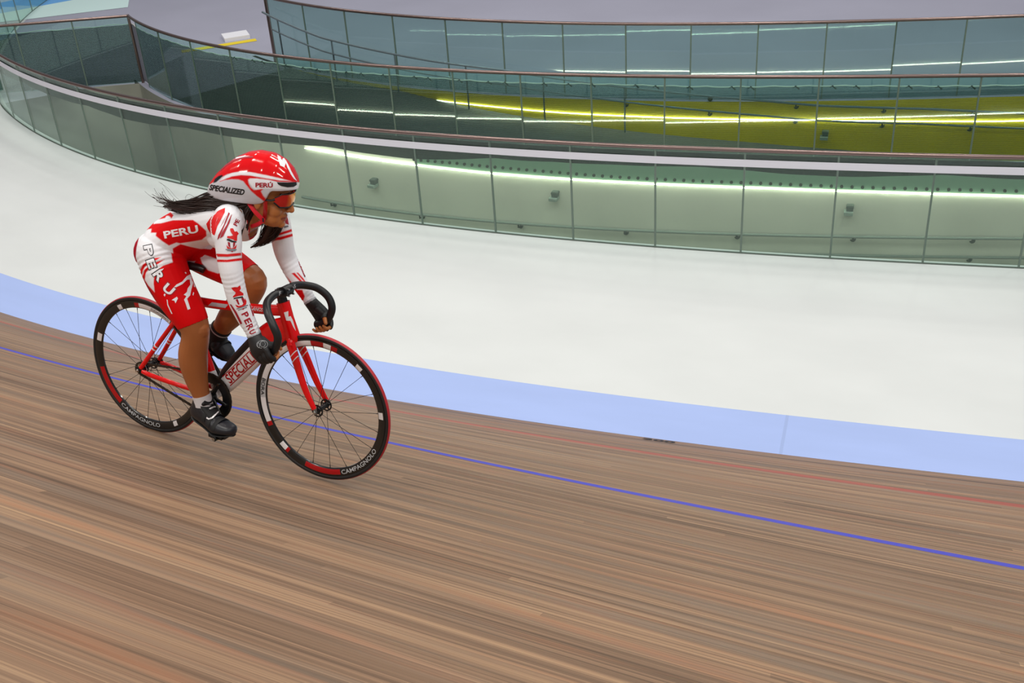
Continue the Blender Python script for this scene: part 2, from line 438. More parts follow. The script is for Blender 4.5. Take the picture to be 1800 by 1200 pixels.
f1, par1 = fence('long curved green glass barrier with white stripe beside the white safety zone', D1, -30, 9, .84, -2.77, ZF+.01, zr1, M_glass, jitter=.004)
ul = np.arange(-30, 9.01, .15)
mb = MB()
for u0, u1 in zip(ul[:-1], ul[1:]):
    q = [at(u, D1(u)+dd, zr1(u)-.125+dz) for u in (u0, u1) for dd in (-.011, -.0085) for dz in (-.036, .036)]
    mb.add(q, [(0, 4, 5, 1), (2, 3, 7, 6), (1, 5, 7, 3), (0, 2, 6, 4)])
o = mb.obj('white_stripe', M_band); par1(o)
mb = MB()
mb.tube([at(u, D1(u), ZF+.004) for u in ul], (.009), n=6)
par1(mb.obj('base_channel', M_lamp))

f2, par2 = fence('middle glass barrier with a dark net tied to a pale rope', D2, UL2, 9, .84, .55, ZF+.01, .9, M_glass_b, jitter=.006)
# return leg of the middle barrier at the left end of the sunken area
cA, cB = at(UL2, D2(UL2)), V(-7.75, 16.85, 0)
N5 = 3
for i in range(N5):
    a = cA+(cB-cA)*i/N5; b = cA+(cB-cA)*(i+1)/N5
    par2(newobj('glass_panel', panel_mesh('glass_panel', a, b, ZF+.01, .885), None, [M_glass_b, M_seal]))
mb = MB(); mb.tube([cA+V(0, 0, .9), cB+V(0, 0, .9)], .021); par2(mb.obj('handrail', M_rail))
mb = MB(); mb.tube([cA+V(0, 0, ZF), cA+V(0, 0, .9)], .022); mb.sphere(cA+V(0, 0, .9), .026, 10); par2(mb.obj('corner_post', M_rail))
def zl2(u): return float(np.interp(u, [-7.6, -5, -3.9, -2, 0, 1.5, 3, 9], [-.26, -.31, -.335, -.36, -.385, -.42, -.46, -.5]))
# row of clamp bolts under the middle barrier
mb = MB()
ulc = np.arange(-5.2, 9.01, .15)
for u0, u1 in zip(ulc[:-1], ulc[1:]):
    q = [at(u, D2(u)+dd, z) for u in (u0, u1) for dd in (-.075, -.06) for z in (zl2(u)+.018, ZF+.004)]
    mb.add(q, [(0, 4, 5, 1), (2, 3, 7, 6), (1, 5, 7, 3), (0, 2, 6, 4)])
par2(mb.obj('clamp_channel', M_chan))
mb = MB(); mb.cyl((0, 0, 0), (0, -.014, 0), .019, 10)
bolt_me = mb.mesh('bolt'); bolt_me.materials.append(M_bolt)
for k in range(78):
    u = -5.2+k*.125; t = float(np.interp(u, US, TH)); p = at(u, D2(u)-.075, float(np.interp(u, [-4.5, -3, -2, 0, 1.5, 3, 6], [-.235, -.265, -.295, -.325, -.365, -.395, -.43])))
    o = bpy.data.objects.new('bolt', bolt_me); COL.objects.link(o); par2(o)
    o.matrix_basis = Matrix.Translation(p) @ Matrix.Rotation(t, 4, 'Z')

U3 = -12.6
def D3x(u): return D3(u)
f3, par3 = fence('far glass barrier in front of the open infield floor', D3x, U3, 9, .84, -2.62, ZF+.01, .9, M_glass_c, jitter=.008)
mb = MB(); p = at(U3, D3(U3)); mb.tube([p+V(0, 0, ZF), p+V(0, 0, .9)], .024); par3(mb.obj('end_post', M_rail))

# ------------------------------------------------------------------ nets and rope
def net_strip(name, rows, m, kind=None):
    k = len(rows[0]); vs = [tuple(p) for r in rows for p in r]
    fs = [(i*k+j, (i+1)*k+j, (i+1)*k+j+1, i*k+j+1) for i in range(len(rows)-1) for j in range(k-1)]
    me = bpy.data.meshes.new(name); me.from_pydata(vs, [], fs); me.polygons.foreach_set('use_smooth', [True]*len(fs))
    return newobj(name, me, None, m)
def sag(u): return -.012*abs(math.sin(u*PI/.42))**.7+.006*math.sin(u*2.1)
rows = []
legN = [cB+(cA-cB)*t for t in np.linspace(0, 1, 24)[:-1]]
nrm = V(.2, -1, 0); nrm /= np.linalg.norm(nrm)
for i, p in enumerate(legN):
    rows.append([p-nrm*.03*(1+.3*math.sin(i*.9+z*4))+V(0, 0, z) for z in np.linspace(.765, ZF+.01, 9)])
for u in np.arange(UL2, 9.01, .1):
    zt = .785+sag(u)
    rows.append([at(u, D2(u)+.032+.012*math.sin(u*3.1+z*5)*(.79-z), z) for z in np.linspace(zt, ZF+.01, 9)])
o = net_strip('safety_net', rows, M_net)
tag(o, 'dark woven net hanging from the pale rope along the middle barrier', 'net')
mb = MB()
pts = [p-nrm*.03+V(0, 0, .775+.01*math.sin(i*1.3)) for i, p in enumerate(legN)]
pts += [at(u, D2(u)+.03, .79+sag(u)) for u in np.arange(UL2, 9.01, .06)]
mb.tube(pts, .0065, n=6)
ro = mb.obj('rope', M_rope); tag(ro, 'pale rope strung along the middle barrier holding the dark net', 'rope')
for k in range(40):
    u = -9+k*.42+.1*math.sin(k*2.3)
    if u > 8.8: break
    c = at(u, D2(u)+.03, .79+sag(u)); t = float(np.interp(u, US, TH)); d = V(math.cos(t), math.sin(t), 0)
    mb = MB(); mb.tube([c-d*.03+V(0, 0, -.012), c+V(0, 0, .004), c+d*.04+V(0, 0, -.03)], .009, n=6); mb.obj('cord_tie', M_tie, ro)
# net gathered into a roll behind the first barrier
rows = []
for u in np.arange(-14, 9.01, .08):
    lo = zr1(u)-float(np.interp(u, [-6, -3.5, -2, 4], [.255, .235, .19, .185]))-.05*abs(math.sin(u*PI/2.3+.6))*(.7+.3*math.sin(u*1.3))
    hi = zr1(u)-.05
    rows.append([at(u, D1(u)+.02+.025*math.sin(PI*t)+.004*math.sin(u*9+t*14), hi+(lo-hi)*t) for t in np.linspace(0, 1, 9)])
o = net_strip('gathered_net', rows, M_netroll)
tag(o, 'dark green net gathered in a strip behind the white striped barrier', 'net')

# ------------------------------------------------------------------ lit strips under the floor edges
def led(label, fn, u0, u1, d, z, w=.010):
    mb = MB(); ul = np.arange(u0, u1+.001, .12)
    mb.tube([at(u, fn(u)+d, z(u) if callable(z) else z) for u in ul], w, n=8)
    o = mb.obj('light_strip', M_led); tag(o, label, 'light strip'); return o
led('thin lit strip along the pale green wall below the clamp bolts', D2, -7.4, 9, -.088, zl2, .0045)
led('thin lit strip along the yellow ramp wall', D3, -6.6, 9, -.075, lambda u: zl2(u)+.04, .006)
led('thin lit strip on the dark near wall of the sunken floor', D1, -9.5, 9, .085, -.42, .007)
led('thin lit strip on the dark side wall of the sloping ramp', D2, -9, 9, .085, -.38, .007)

# ------------------------------------------------------------------ handrails and lamps on the sunken walls
def rail(label, fn, u0, u1, d, z, wall_d, spacing, ph, m, r=.017, name='wall_handrail', post=None):
    zf = z if callable(z) else (lambda u: z)
    root = empty(name, label, 'handrail', at((u0+u1)/2, fn((u0+u1)/2)+d, zf((u0+u1)/2)))
    inv = Matrix.Translation(-root.location)
    mb = MB(); mb.tube([at(u, fn(u)+d, zf(u)) for u in np.arange(u0, u1+.01, .15)], r, n=8)
    o = mb.obj('pipe', m, root); o.matrix_parent_inverse = inv
    us_ = arc_steps(fn, u0, u1, spacing, ph)
    for u in us_:
        mb = MB(); c = at(u, fn(u)+d, zf(u)); w = at(u, fn(u)+wall_d, zf(u)-.03)
        if post and u < post[0]:
            mb.cyl(c, V(c[0], c[1], post[1](u)), .012, 8); o = mb.obj('post', m, root)
        else:
            mb.tube([c+V(0, 0, -.01), c+V(0, 0, -.05), w+V(0, 0, -.03)], .011, n=6); mb.cyl(w+V(0, 0, -.03), w+(w-c)*.02+V(0, 0, -.03), .035, 10)
            o = mb.obj('bracket', M_bolt, root)
        o.matrix_parent_inverse = inv
    return root
rail('upper pipe handrail on the pale green wall of the sunken floor', D2, -7.6, 9, -.13, -.955, -.06, 1.32, -1.88, M_pipe)
rail('lower pipe handrail on the pale green wall just above the barrier foot', D2, -7.6, 9, -.13, -1.195, -.06, 1.32, -1.88, M_pipe)
def zh1(u): return float(np.interp(u, [-12.5, -11, -9.8, -8.3, -6.5, -4.9, -4, -2.3, -.3, .5, 2, 3.2, 9], [.72, .6, .50, .43, .34, .28, .21, .08, -.07, -.14, -.21, -.30, -.75]))
rail('upper sloping pipe handrail along the yellow ramp wall', D3, -12.4, 9, -.13, zh1, -.06, 1.1, -2.6, M_pipeg, .016, 'ramp_handrail', (-2, lambda u: zramp(u)))
rail('lower sloping pipe handrail along the yellow ramp wall', D3, -12.0, 9, -.13, lambda u: zh1(u)-.2, -.06, 1.1, -2.6, M_pipeg, .013, 'ramp_handrail', (-3.5, lambda u: zramp(u)))

def wall_lamp(label, u, fn, z, w=.10, h=.07, group=None):
    t = float(np.interp(u, US, TH)); p = at(u, fn(u)-.06, z)
    root = empty('wall_lamp', label, 'wall lamp', p, group=group); root.rotation_euler = (0, 0, t)
    mb = MB(); mb.box((0, -.035, .02), (w*.75, .07, h*.9)); mb.box((0, -.035, h*.48), (w*.85, .085, .02)); mb.obj('housing', M_lamp, root, smooth=False)
    mb = MB(); mb.box((-.012, -.055, -.035), (w, .11, .035)); mb.box((-.012, -.055, -.055), (w*.9, .09, .01)); mb.obj('shade', M_lens, root, smooth=False)
    return root
wall_lamp('small grey wall lamp on the pale green wall at the right of the photo', 1.05, D2, -.62)
wall_lamp('small grey wall lamp on the pale green wall in the middle of the photo', -2.9, D2, -.56)
wall_lamp('small dark grey wall lamp on the pale green wall behind the cyclist', -6.0, D2, -.60)
wall_lamp('faint grey wall lamp on the pale green wall left of the cyclist helmet', -8.6, D2, -.52)
wall_lamp('grey boxed wall lamp on the yellow ramp wall', .6, D3, -.54)

# ------------------------------------------------------------------ yellow strip and white hatch on the infield floor at the head of the ramp
a, b = V(-5.0, 18.42, 0), V(-3.85, 18.83, 0); n = V(-.34, .94, 0)
mb = MB()
mb.add([a+V(0, 0, ZF+.004), b+V(0, 0, ZF+.004), b+n*.16+V(0, 0, ZF+.004), a+n*.16+V(0, 0, ZF+.004)], [(0, 1, 2, 3)])
o = mb.obj('floor_marking', M_stripey, smooth=False); tag(o, 'yellow painted strip across the head of the ramp on the infield floor', 'floor marking')
a, b = V(-4.45, 18.95, 0), V(-4.0, 19.1, 0)
mb = MB(); mb.box((-4.25, 19.12, ZF+.03), (.42, .35, .06), R=Matrix.Rotation(.34, 3, 'Z')); 
o = mb.obj('floor_hatch', mat('white_lid', (232, 232, 240), .5), smooth=False); tag(o, 'white low cover on the infield floor beyond the yellow strip', 'cover')

# ------------------------------------------------------------------ light of the hall: rows of lamps high under the roof
w = bpy.data.worlds.new('hall'); scene.world = w; w.use_nodes = True
bg = w.node_tree.nodes['Background']; bg.inputs[0].default_value = lin(196, 202, 212); bg.inputs[1].default_value = .30
def area(x, y, z, sx, sy, e, col=(255, 250, 240), tx=0, ty=0, tz=0):
    l = bpy.data.lights.new('hall_lamp', 'AREA'); l.shape = 'RECTANGLE'; l.size = sx; l.size_y = sy; l.energy = e; l.color = lin(*col)[:3]
    o = bpy.data.objects.new('hall_lamp', l); COL.objects.link(o); o.location = (x, y, z)
    d = Vector((tx-x, ty-y, tz-z)); o.rotation_euler = d.to_track_quat('-Z', 'Y').to_euler(); return o
for i, x in enumerate((-9, -3, 3, 9)):
    for j, y in enumerate((-2, 5, 12, 20)):
        area(x, y, 11, 1.0, 1.0, 178, tx=x, ty=y+.5)
scene.view_settings.view_transform = 'Standard'; scene.view_settings.look = 'None'; scene.view_settings.gamma = 1.0
scene.view_settings.use_curve_mapping = False; scene.view_settings.exposure = 0.32
scene.cycles.max_bounces = 10; scene.cycles.transparent_max_bounces = 32; scene.cycles.sample_clamp_indirect = 6
scene.cycles.use_denoising = True

# painted colour fields on the far infield floor and a number on the boards
def flat(name, pts, z, m, label, cat):
    mb = MB(); mb.add([(x, y, z) for x, y in pts], [tuple(range(len(pts)))]); o = mb.obj(name, m, smooth=False); tag(o, label, cat); return o
FM1 = [(-9.6, 21.1), (-8.98, 21.31), (-6.75, 21.81), (-6.9, 22.5), (-7.6, 22.9), (-8.04, 22.73), (-9.23, 22.02), (-9.7, 21.8)]
FM2 = [(-9.7, 21.8), (-9.23, 22.02), (-8.04, 22.73), (-7.5, 23.1), (-8.2, 24.0), (-9.33, 23.09), (-9.9, 22.6)]
flat('floor_marking', FM1, ZF+.004, mat('pale_teal_floor', (206, 232, 232), .5), 'pale teal band painted on the infield floor beyond the corner of the glass', 'floor marking')
flat('floor_marking', FM2, ZF+.004, mat('sky_blue_floor', (104, 168, 232), .5), 'sky blue area painted on the far infield floor', 'floor marking')
# ------------------------------------------------------------------ bicycle (local axes: x forward, y left, z up, origin under the rear axle)
RB = np.array([[0.8795414185, 0.4688022530, 0.0814330418], [-0.4758223333, 0.8665650381, 0.1505262164], [0, -0.1711417021, 0.9852464247]])
TB = V(-1.70477225, 4.46773571, 1.9420)
MB4 = np.eye(4); MB4[:3, :3] = RB; MB4[:3, 3] = TB
BM = Matrix(MB4.tolist())
CAMB = (CAM-TB)@RB                    # where the photographer stands, in bicycle axes

M_red = mat('red_gloss_paint', (226, 4, 10), .2, coat=.3, spec=.3)
M_redd = mat('deep_red_paint', (170, 3, 14), .22, coat=.3, spec=.3)
M_whitep = mat('white_gloss_paint', (228, 224, 226), .22, coat=.5)
M_black = mat('black_satin', (14, 14, 16), .38)
M_rimblk = mat('black_rim', (12, 12, 13), .25, coat=.3)
M_tyre = mat('black_rubber', (24, 23, 24), .6)
M_tread = mat('red_tread', (176, 34, 46), .55)
M_steel = mat('polished_steel', (190, 190, 188), .25, 1.)
M_chain = mat('dark_chain', (70, 64, 58), .35, .8)
M_tape = mat('black_bar_tape', (20, 21, 24), .42)
M_spoke = mat('dark_spoke', (34, 30, 30), .4, .4)
M_grey = mat('light_grey_print', (186, 188, 192), .4)
M_alu = mat('alloy', (150, 150, 150), .3, 1.)

bike = empty('racing_bicycle', 'red and white fixed gear track bicycle ridden on the wooden boards', 'bicycle')
bike.matrix_world = BM

def text_mesh(txt, size=1., shear=0., bold=0., space=1., xs=1.):
    cu = bpy.data.curves.new('t', 'FONT'); cu.body = txt; cu.size = size; cu.shear = shear; cu.offset = bold; cu.space_character = space
    cu.align_x = 'CENTER'; cu.align_y = 'CENTER'; cu.resolution_u = 4
    ob = bpy.data.objects.new('t', cu); COL.objects.link(ob)
    dg = bpy.context.evaluated_depsgraph_get(); me = bpy.data.meshes.new_from_object(ob.evaluated_get(dg)); bpy.data.objects.remove(ob)
    bm = bmesh.new(); bm.from_mesh(me); bpy.data.meshes.remove(me)
    bmesh.ops.triangulate(bm, faces=bm.faces)
    return bm
def poly_bm(polys):
    bm = bmesh.new()
    for p in polys:
        vs = [bm.verts.new((x, y, 0)) for x, y in p]; bm.faces.new(vs)
    bmesh.ops.triangulate(bm, faces=bm.faces); return bm
def refine(bm, l):
    for _ in range(7):
        es = [e for e in bm.edges if e.calc_length() > l]
        if not es: break
        bmesh.ops.subdivide_edges(bm, edges=es, cuts=1)
        bmesh.ops.triangulate(bm, faces=[f for f in bm.faces if len(f.verts) > 3])
def decal(name, bm, fn, mats, parent, size=None, l=None):
    if l: refine(bm, l)
    bad = []
    for v in bm.verts:
        q = fn(v.co.x, v.co.y)
        if q is None: bad.append(v)
        else: v.co = Vector([float(t) for t in q])
    if bad: bmesh.ops.delete(bm, geom=bad, context='VERTS')
    me = bpy.data.meshes.new(name); bm.to_mesh(me); bm.free()
    me.polygons.foreach_set('use_smooth', [True]*len(me.polygons))
    return newobj(name, me, parent, mats)
def bvh_of(*objs):
    vs = []; fs = []
    for o in objs:
        n = len(vs); vs += [tuple(v.co) for v in o.data.vertices]; fs += [tuple(i+n for i in p.vertices) for p in o.data.polygons]
    return BVHTree.FromPolygons(vs, fs)
def projector(bvh, org, right, up, d, off=.0012, far=.5):
    """maps (x, y) on the plane org/right/up and drops it on the surface along d"""
    org = V(*org); right = V(*right)/np.linalg.norm(right); d = V(*d)/np.linalg.norm(d)
    up = V(*up); up = up/np.linalg.norm(up)
    def fn(x, y):
        p = org+right*x+up*y-d*far
        h = bvh.ray_cast(Vector(p), Vector(d), 2*far)
        if h[0] is None: return None
        n = np.array(h[1]); 
        if n@d > 0: n = -n
        return np.array(h[0])+n*off
    return fn

# ---- wheels
R_T, R_TUBE = .334, .0115
def make_wheel(name, c, spokes, crossed, sectors, flange, half, parent):
    root = empty(name, None, None, c, parent)
    mb = MB(); n = 144; k = 14; Rm = R_T-R_TUBE
    vs = []; fs = []; mi = []
    for i in range(n):
        a = 2*PI*i/n
        for j in range(k):
            t = 2*PI*j/k; r = Rm+R_TUBE*math.cos(t)
            vs.append((r*math.cos(a), R_TUBE*math.sin(t), r*math.sin(a)))
    for i in range(n):
        for j in range(k):
            t = 2*PI*(j+.5)/k; d = abs((t+PI) % (2*PI)-PI)
            fs.append((i*k+j, ((i+1) % n)*k+j, ((i+1) % n)*k+(j+1) % k, i*k+(j+1) % k)); mi.append(1 if d < .80 else 0)
    mb.add(vs, fs); mb.mi = mi
    mb.obj('tyre', [M_tyre, M_tread], root)
    # deep section rim with printed sectors on both flanks
    prof = [(.3135, .0095), (.311, .0102), (.306, .0102), (.300, .0100), (.2905, .0088), (.283, .0062), (.279, .0030), (.279, -.0030), (.283, -.0062), (.2905, -.0088), (.300, -.0100), (.306, -.0102), (.311, -.0102), (.3135, -.0095)]
    n = 360; k = len(prof); vs = []; fs = []; mi = []
    for i in range(n):
        a = 2*PI*i/n
        for r, y in prof: vs.append((r*math.cos(a), y, r*math.sin(a)))
    for i in range(n):
        ad = i+.5
        for j in range(k):
            j2 = (j+1) % k; fs.append((i*k+j, ((i+1) % n)*k+j, ((i+1) % n)*k+j2, i*k+j2))
            m = 0
            if j in (2, 3, 4, 8, 9, 10):
                aa = ad if j > 6 else ad
                for a0, a1, mm in sectors:
                    if (aa-a0) % 360 < (a1-a0) % 360: m = mm
            mi.append(m)
    mb = MB(); mb.add(vs, fs); mb.mi = mi
    mb.obj('rim', [M_rimblk, M_whitep, M_redd, M_grey], root)
    # hub: barrel, two pierced flanges, axle and nuts
    hub = empty('hub', None, None, (0, 0, 0), root)
    mb = MB(); mb.lathe([(.0, -half), (.006, -half), (.006, -flange-.004), (.013, -flange), (.0115, -flange*.5), (.011, 0), (.0115, flange*.5), (.013, flange), (.006, flange+.004), (.006, half), (0, half)], n=24)
    mb.obj('axle_barrel', M_black, hub)
    for s in (-1, 1):
        mb = MB(); y0 = s*flange
        mb.lathe([(.0215, y0-.0018), (.0275, y0-.0018), (.0275, y0+.0018), (.0215, y0+.0018)], n=40, closed=True)
        mb.lathe([(.010, y0-.0018), (.0145, y0-.0018), (.0145, y0+.0018), (.010, y0+.0018)], n=28, closed=True)
        for q in range(5):
            a = 2*PI*q/5+.3; e = V(math.cos(a), 0, math.sin(a)); t = V(-math.sin(a), 0, math.cos(a))
            mb.box(e*.018+V(0, y0, 0), (.010, .0036, .0055), R=np.stack([e, V(0, 1, 0), t], 1))
        mb.obj('flange', M_black, hub)
        mb = MB(); mb.cyl((0, s*(half-.006), 0), (0, s*(half+.006), 0), .0085, 6); mb.cyl((0, s*(half+.006), 0), (0, s*(half+.012), 0), .005, 12)
        mb.obj('axle_nut', M_steel, hub)
    sp = None
    for q in range(spokes):
        s = 1 if q % 2 else -1; a = 2*PI*q/spokes+.11
        a2 = a+(crossed*(1 if (q//2) % 2 else -1))
        h = V(.0265*math.cos(a2), s*(flange-.0005), .0265*math.sin(a2)); r = V(.2805*math.cos(a), 0, .2805*math.sin(a))
        mb = MB(); mb.tube([h, h+(r-h)*.5, r], .0011, n=6); mb.cyl(r-(r-h)/np.linalg.norm(r-h)*.012, r, .0018, 6)
        mb.obj('spoke', M_spoke, root)
    return root
def rim_text(root, txt, a0, a1, r, size, flip, m, bold=.0):
    """lettering following the right-hand flank; a0 -> a1 in degrees"""
    bm = text_mesh(txt, 1., bold=bold)
    xs = [v.co.x for v in bm.verts]; x0, x1 = min(xs), max(xs)
    ys = [v.co.y for v in bm.verts]; yc = (min(ys)+max(ys))/2; sc = size/(max(ys)-min(ys))
    def fn(x, y):
        a = math.radians(a0+(a1-a0)*(x-x0)/(x1-x0)); rr = r+(y-yc)*sc*flip
        return (rr*math.cos(a), -.0112 if rr > .298 else -.0112+(.298-rr)*.16, rr*math.sin(a))
    return decal('rim_lettering', bm, fn, m, root, l=.08)
rear = make_wheel('rear_wheel', (0, 0, R_T), 24, .42, [(192, 229, 2), (230, 279, 0), (56, 92, 1), (92, 97, 2), (113, 118, 1), (158, 166, 1), (295, 300, 1)], .030, .066, bike)
rim_text(rear, 'CAMPAGNOLO', 231, 278, .2955, .019, -1, M_grey, .012)
rim_text(rear, 'CAMPAGNOLO', 58, 78, .296, .013, 1, M_black)

# ---- steered parts turn about the head tube axis
HA = math.radians(74); SAX = V(-math.cos(HA), 0, math.sin(HA)); SP = V(.832, 0, .65)
Rst = Matrix.Rotation(.048, 4, Vector(SAX)); Mst = Matrix.Translation(SP) @ Rst @ Matrix.Translation(-SP)
fork = None
def steer(o): o.matrix_basis = Mst @ o.matrix_basis; return o
front = make_wheel('front_wheel', (.965, 0, R_T), 20, 0., [(117, 163, 1), (163, 181, 3), (181, 203, 1), (203, 207, 2), (97, 117, 1), (85, 97, 2), (78, 85, 1), (72, 78, 2), (46, 52, 1), (2, 8, 1), (224, 231, 1), (231, 234, 2), (252, 287, 2)], .034, .050, bike)
steer(front)
rim_text(front, 'CAMPAGNOLO', 288.5, 333, .2955, .019, -1, M_grey, .012)
rim_text(front, 'BORA', 163, 179, .2955, .016, -1, M_black, .01)
mb = MB()
for k, a in enumerate((118, 124, 131)):
    mb.tube([(.0125*math.cos(math.radians(a)), -.004+.006*k, .0125*math.sin(math.radians(a))), (.0125*math.cos(math.radians(a+25)), -.001+.006*k, .0125*math.sin(math.radians(a+25)))], .0014, n=6)
# ---- frame
frame = empty('frame', None, None, (0, 0, 0), bike)
BBp = V(.402, 0, .285); HT0 = V(.832, 0, .648); HT1 = V(.795, 0, .782); ST1 = V(.262, 0, .735)
mb = MB()
mb.tube([HT0-SAX*.004, HT0+SAX*.02, HT0+SAX*.07, HT1-SAX*.02, HT1+SAX*.002], [.031, .030, .0275, .0275, .0285], n=24, up=(1, 0, .2))
headt = mb.obj('head_tube', M_red, frame)
# down tube: red by the head, then white sides with a black back
dt = [HT0+V(-.012, 0, .034), HT0+V(-.082, 0, -.010), HT0+V(-.160, 0, -.074), BBp+V(.098, 0, .114), BBp+V(.012, 0, .012)]
dtp = spline(dt, 8); rr = spline([(.024, .044), (.030, .058), (.032, .060), (.032, .055), (.031, .036)], 8)
mb = MB(); mb.tube(dtp, [tuple(r) for r in rr], n=32, up=(-.6, 0, .8))
me = mb.mesh('down_tube'); axis = (dtp[-1]-dtp[0])/np.linalg.norm(dtp[-1]-dtp[0]); upd = np.cross(axis, V(0, 1, 0)); upd = upd if upd[2] > 0 else -upd
mi = []
for p in me.polygons:
    s = (np.array(p.center)-dtp[0])@axis; nn = np.array(p.normal)
    mi.append(0 if s < .118+.10*(abs(nn[1])-.5) else (2 if nn@upd > .27 else 1))
me.polygons.foreach_set('material_index', mi)
downt = newobj('down_tube', me, frame, [M_red, M_whitep, M_black])
tt = spline([HT1+V(.006, 0, -.035), (.70, 0, .733), (.55, 0, .719), (.40, 0, .708), ST1+V(.004, 0, -.03)], 6)
mb = MB(); mb.tube(tt, [(.021, .024)]*6+[(.0195, .021)]*(len(tt)-6), n=24, up=(0, 0, 1)); topt = mb.obj('top_tube', M_red, frame)
mb = MB(); mb.tube([BBp, BBp+(ST1-BBp)*.2, BBp+(ST1-BBp)*.22, ST1], [(.019, .026), (.018, .023), (.0175, .021), (.0165, .019)], n=20, up=(1, 0, 0))
me = mb.mesh('seat_tube'); ax = (ST1-BBp)/np.linalg.norm(ST1-BBp)
me.polygons.foreach_set('material_index', [1 if (np.array(p.center)-BBp)@ax < .10 else 0 for p in me.polygons])
newobj('seat_tube', me, frame, [M_red, M_whitep])
mb = MB(); mb.cyl(BBp+V(0, -.034, 0), BBp+V(0, .034, 0), .0235, 28); mb.obj('bottom_bracket_shell', M_whitep, frame)
for s in (-1, 1):
    a = V(.012, s*.060, R_T+.012); b = ST1+V(-.004, s*.016, -.075)
    mb = MB(); mb.tube(spline([a, a+(b-a)*.3+V(0, s*.002, 0), a+(b-a)*.7, b], 6), .0105, n=16); o = mb.obj('seat_stay', M_red, frame)
    m2 = MB()
    for f in (.335, .385):
        c = a+(b-a)*f+V(0, s*.0015, 0); dd = (b-a)/np.linalg.norm(b-a); m2.cyl(c-dd*.0035, c+dd*.0035, .0111, 18)
    m2.obj('white_ring', M_whitep, o)
    a2 = V(.020, s*.060, R_T-.004); c2 = BBp+V(-.01, s*.024, .0)
    mb = MB(); mb.tube(spline([a2, a2+V(.05, s*.002, -.008), (a2+c2)/2+V(.0, s*.010, -.004), c2+V(-.09, s*.012, .004), c2], 7), [(.0095, .0115)]*29, n=16, up=(0, 0, 1)); o = mb.obj('chain_stay', M_red, frame)
    if s > 0:
        m2 = MB()
        for f in (.36, .58):
            c = a2+(c2-a2)*f+V(0, s*.012, .006); m2.box(c, (.018, .006, .012))
        m2.obj('white_mark', M_whitep, o)
    mb = MB(); mb.box((.004, s*.060, R_T), (.052, .006, .026)); mb.cyl((.0, s*.057, R_T), (0, s*.063, R_T), .015, 16); mb.obj('track_end', M_black, frame)
# lettering on the tubes
bv = bvh_of(downt)
dmid = dtp[0]+axis*.305; rt = -axis
upn = np.cross(V(0, -1, 0), rt); upn = upn if upn[2] > 0 else -upn
mpr = lambda dx, dy, tgt=bv, o=dmid: projector(tgt, o+V(0, -.1, 0)+rt*dx+upn*dy, rt, upn, (0, 1, 0), .0010)
bmk = poly_bm([[(-.160, .0295), (.185, .0295), (.185, .0335), (-.160, .0335)], [(-.160, -.0215), (.185, -.0215), (.185, -.0175), (-.160, -.0175)]])
decal('red_border', bmk, mpr(0, 0), M_redd, downt, l=.01)
bm = text_mesh('SPECIALIZED', 1., shear=.12, bold=.018)
bx = [v.co.x for v in bm.verts]; wx = max(bx)-min(bx); by = [v.co.y for v in bm.verts]; hy = max(by)-min(by); cy = (max(by)+min(by))/2
for v in bm.verts: v.co.x = v.co.x/wx*.325+.012; v.co.y = (v.co.y-cy)/hy*.044+.006
decal('frame_lettering', bm, mpr(0, 0), M_redd, downt, l=.012)
bt = bvh_of(topt)
bm = text_mesh('LANGSTER', .02, shear=.2, bold=.0004); decal('frame_lettering', bm, projector(bt, (.685, -.1, .735), (1, 0, .06), (0, 0, 1), (0, 1, 0), .001), M_whitep, topt, l=.008)
bm = poly_bm([[(-.05, -.008), (.045, -.008), (.06, .008), (-.03, .008)]]); decal('white_panel', bm, projector(bt, (.455, -.1, .716), (1, 0, .06), (0, 0, 1), (0, 1, 0), .001), M_grey, topt, l=.01)
# ---- fork
fork = empty('fork', None, None, (0, 0, 0), bike); steer(fork)
FA = V(.965, 0, R_T)
mb = MB(); mb.tube([HT0-SAX*.003, HT0-SAX*.018, HT0-SAX*.034], [.0305, .033, .026], n=20)
for s in (-1, 1):
    mb.tube(spline([HT0-SAX*.014, HT0-SAX*.024+V(0, s*.018, 0), HT0-SAX*.045+V(0, s*.028, 0)], 4), [(.017, .019)]*9, n=16)
crown = mb.obj('crown', M_red, fork)
for s in (-1, 1):
    a = HT0-SAX*.030+V(0, s*.027, 0); b = FA+V(-.006, s*.048, .012)
    pts = spline([a, a+(b-a)*.33+V(-.004, s*.003, 0), a+(b-a)*.7+V(-.008, s*.003, 0), b], 8)
    mb = MB(); mb.tube(pts, [(.0128-.0040*i/24, .0215-.0095*i/24) for i in range(25)], n=18, up=(1, 0, .2)); bl = mb.obj('blade', M_red, fork)
    m2 = MB()
    for f in (.20, .275):
        i = f*24; c = pts[int(i)]; dd = (pts[int(i)+1]-pts[int(i)]); dd /= np.linalg.norm(dd)
        k = 20; w = 1-f*.32
        ring = []
        for q in range(k):
            t = 2*PI*q/k; e = np.cross(dd, V(1, 0, .2)); e /= np.linalg.norm(e); g = np.cross(e, dd)
            ring.append((c+e*math.cos(t)*.0134*w+g*math.sin(t)*.0222*w+dd*(.010*abs(math.cos(t))*0-.012*math.sin(t)), dd))
        v1 = [p for p, _ in ring]; v2 = [p+d_*.0045 for p, d_ in ring]
        m2.add(v1+v2, [(q, (q+1) % k, k+(q+1) % k, k+q) for q in range(k)])
    m2.obj('white_chevron', M_whitep, bl)
    mb = MB(); mb.box(FA+V(-.001, s*.049, .004), (.016, .006, .030)); mb.obj('dropout', M_alu, fork)
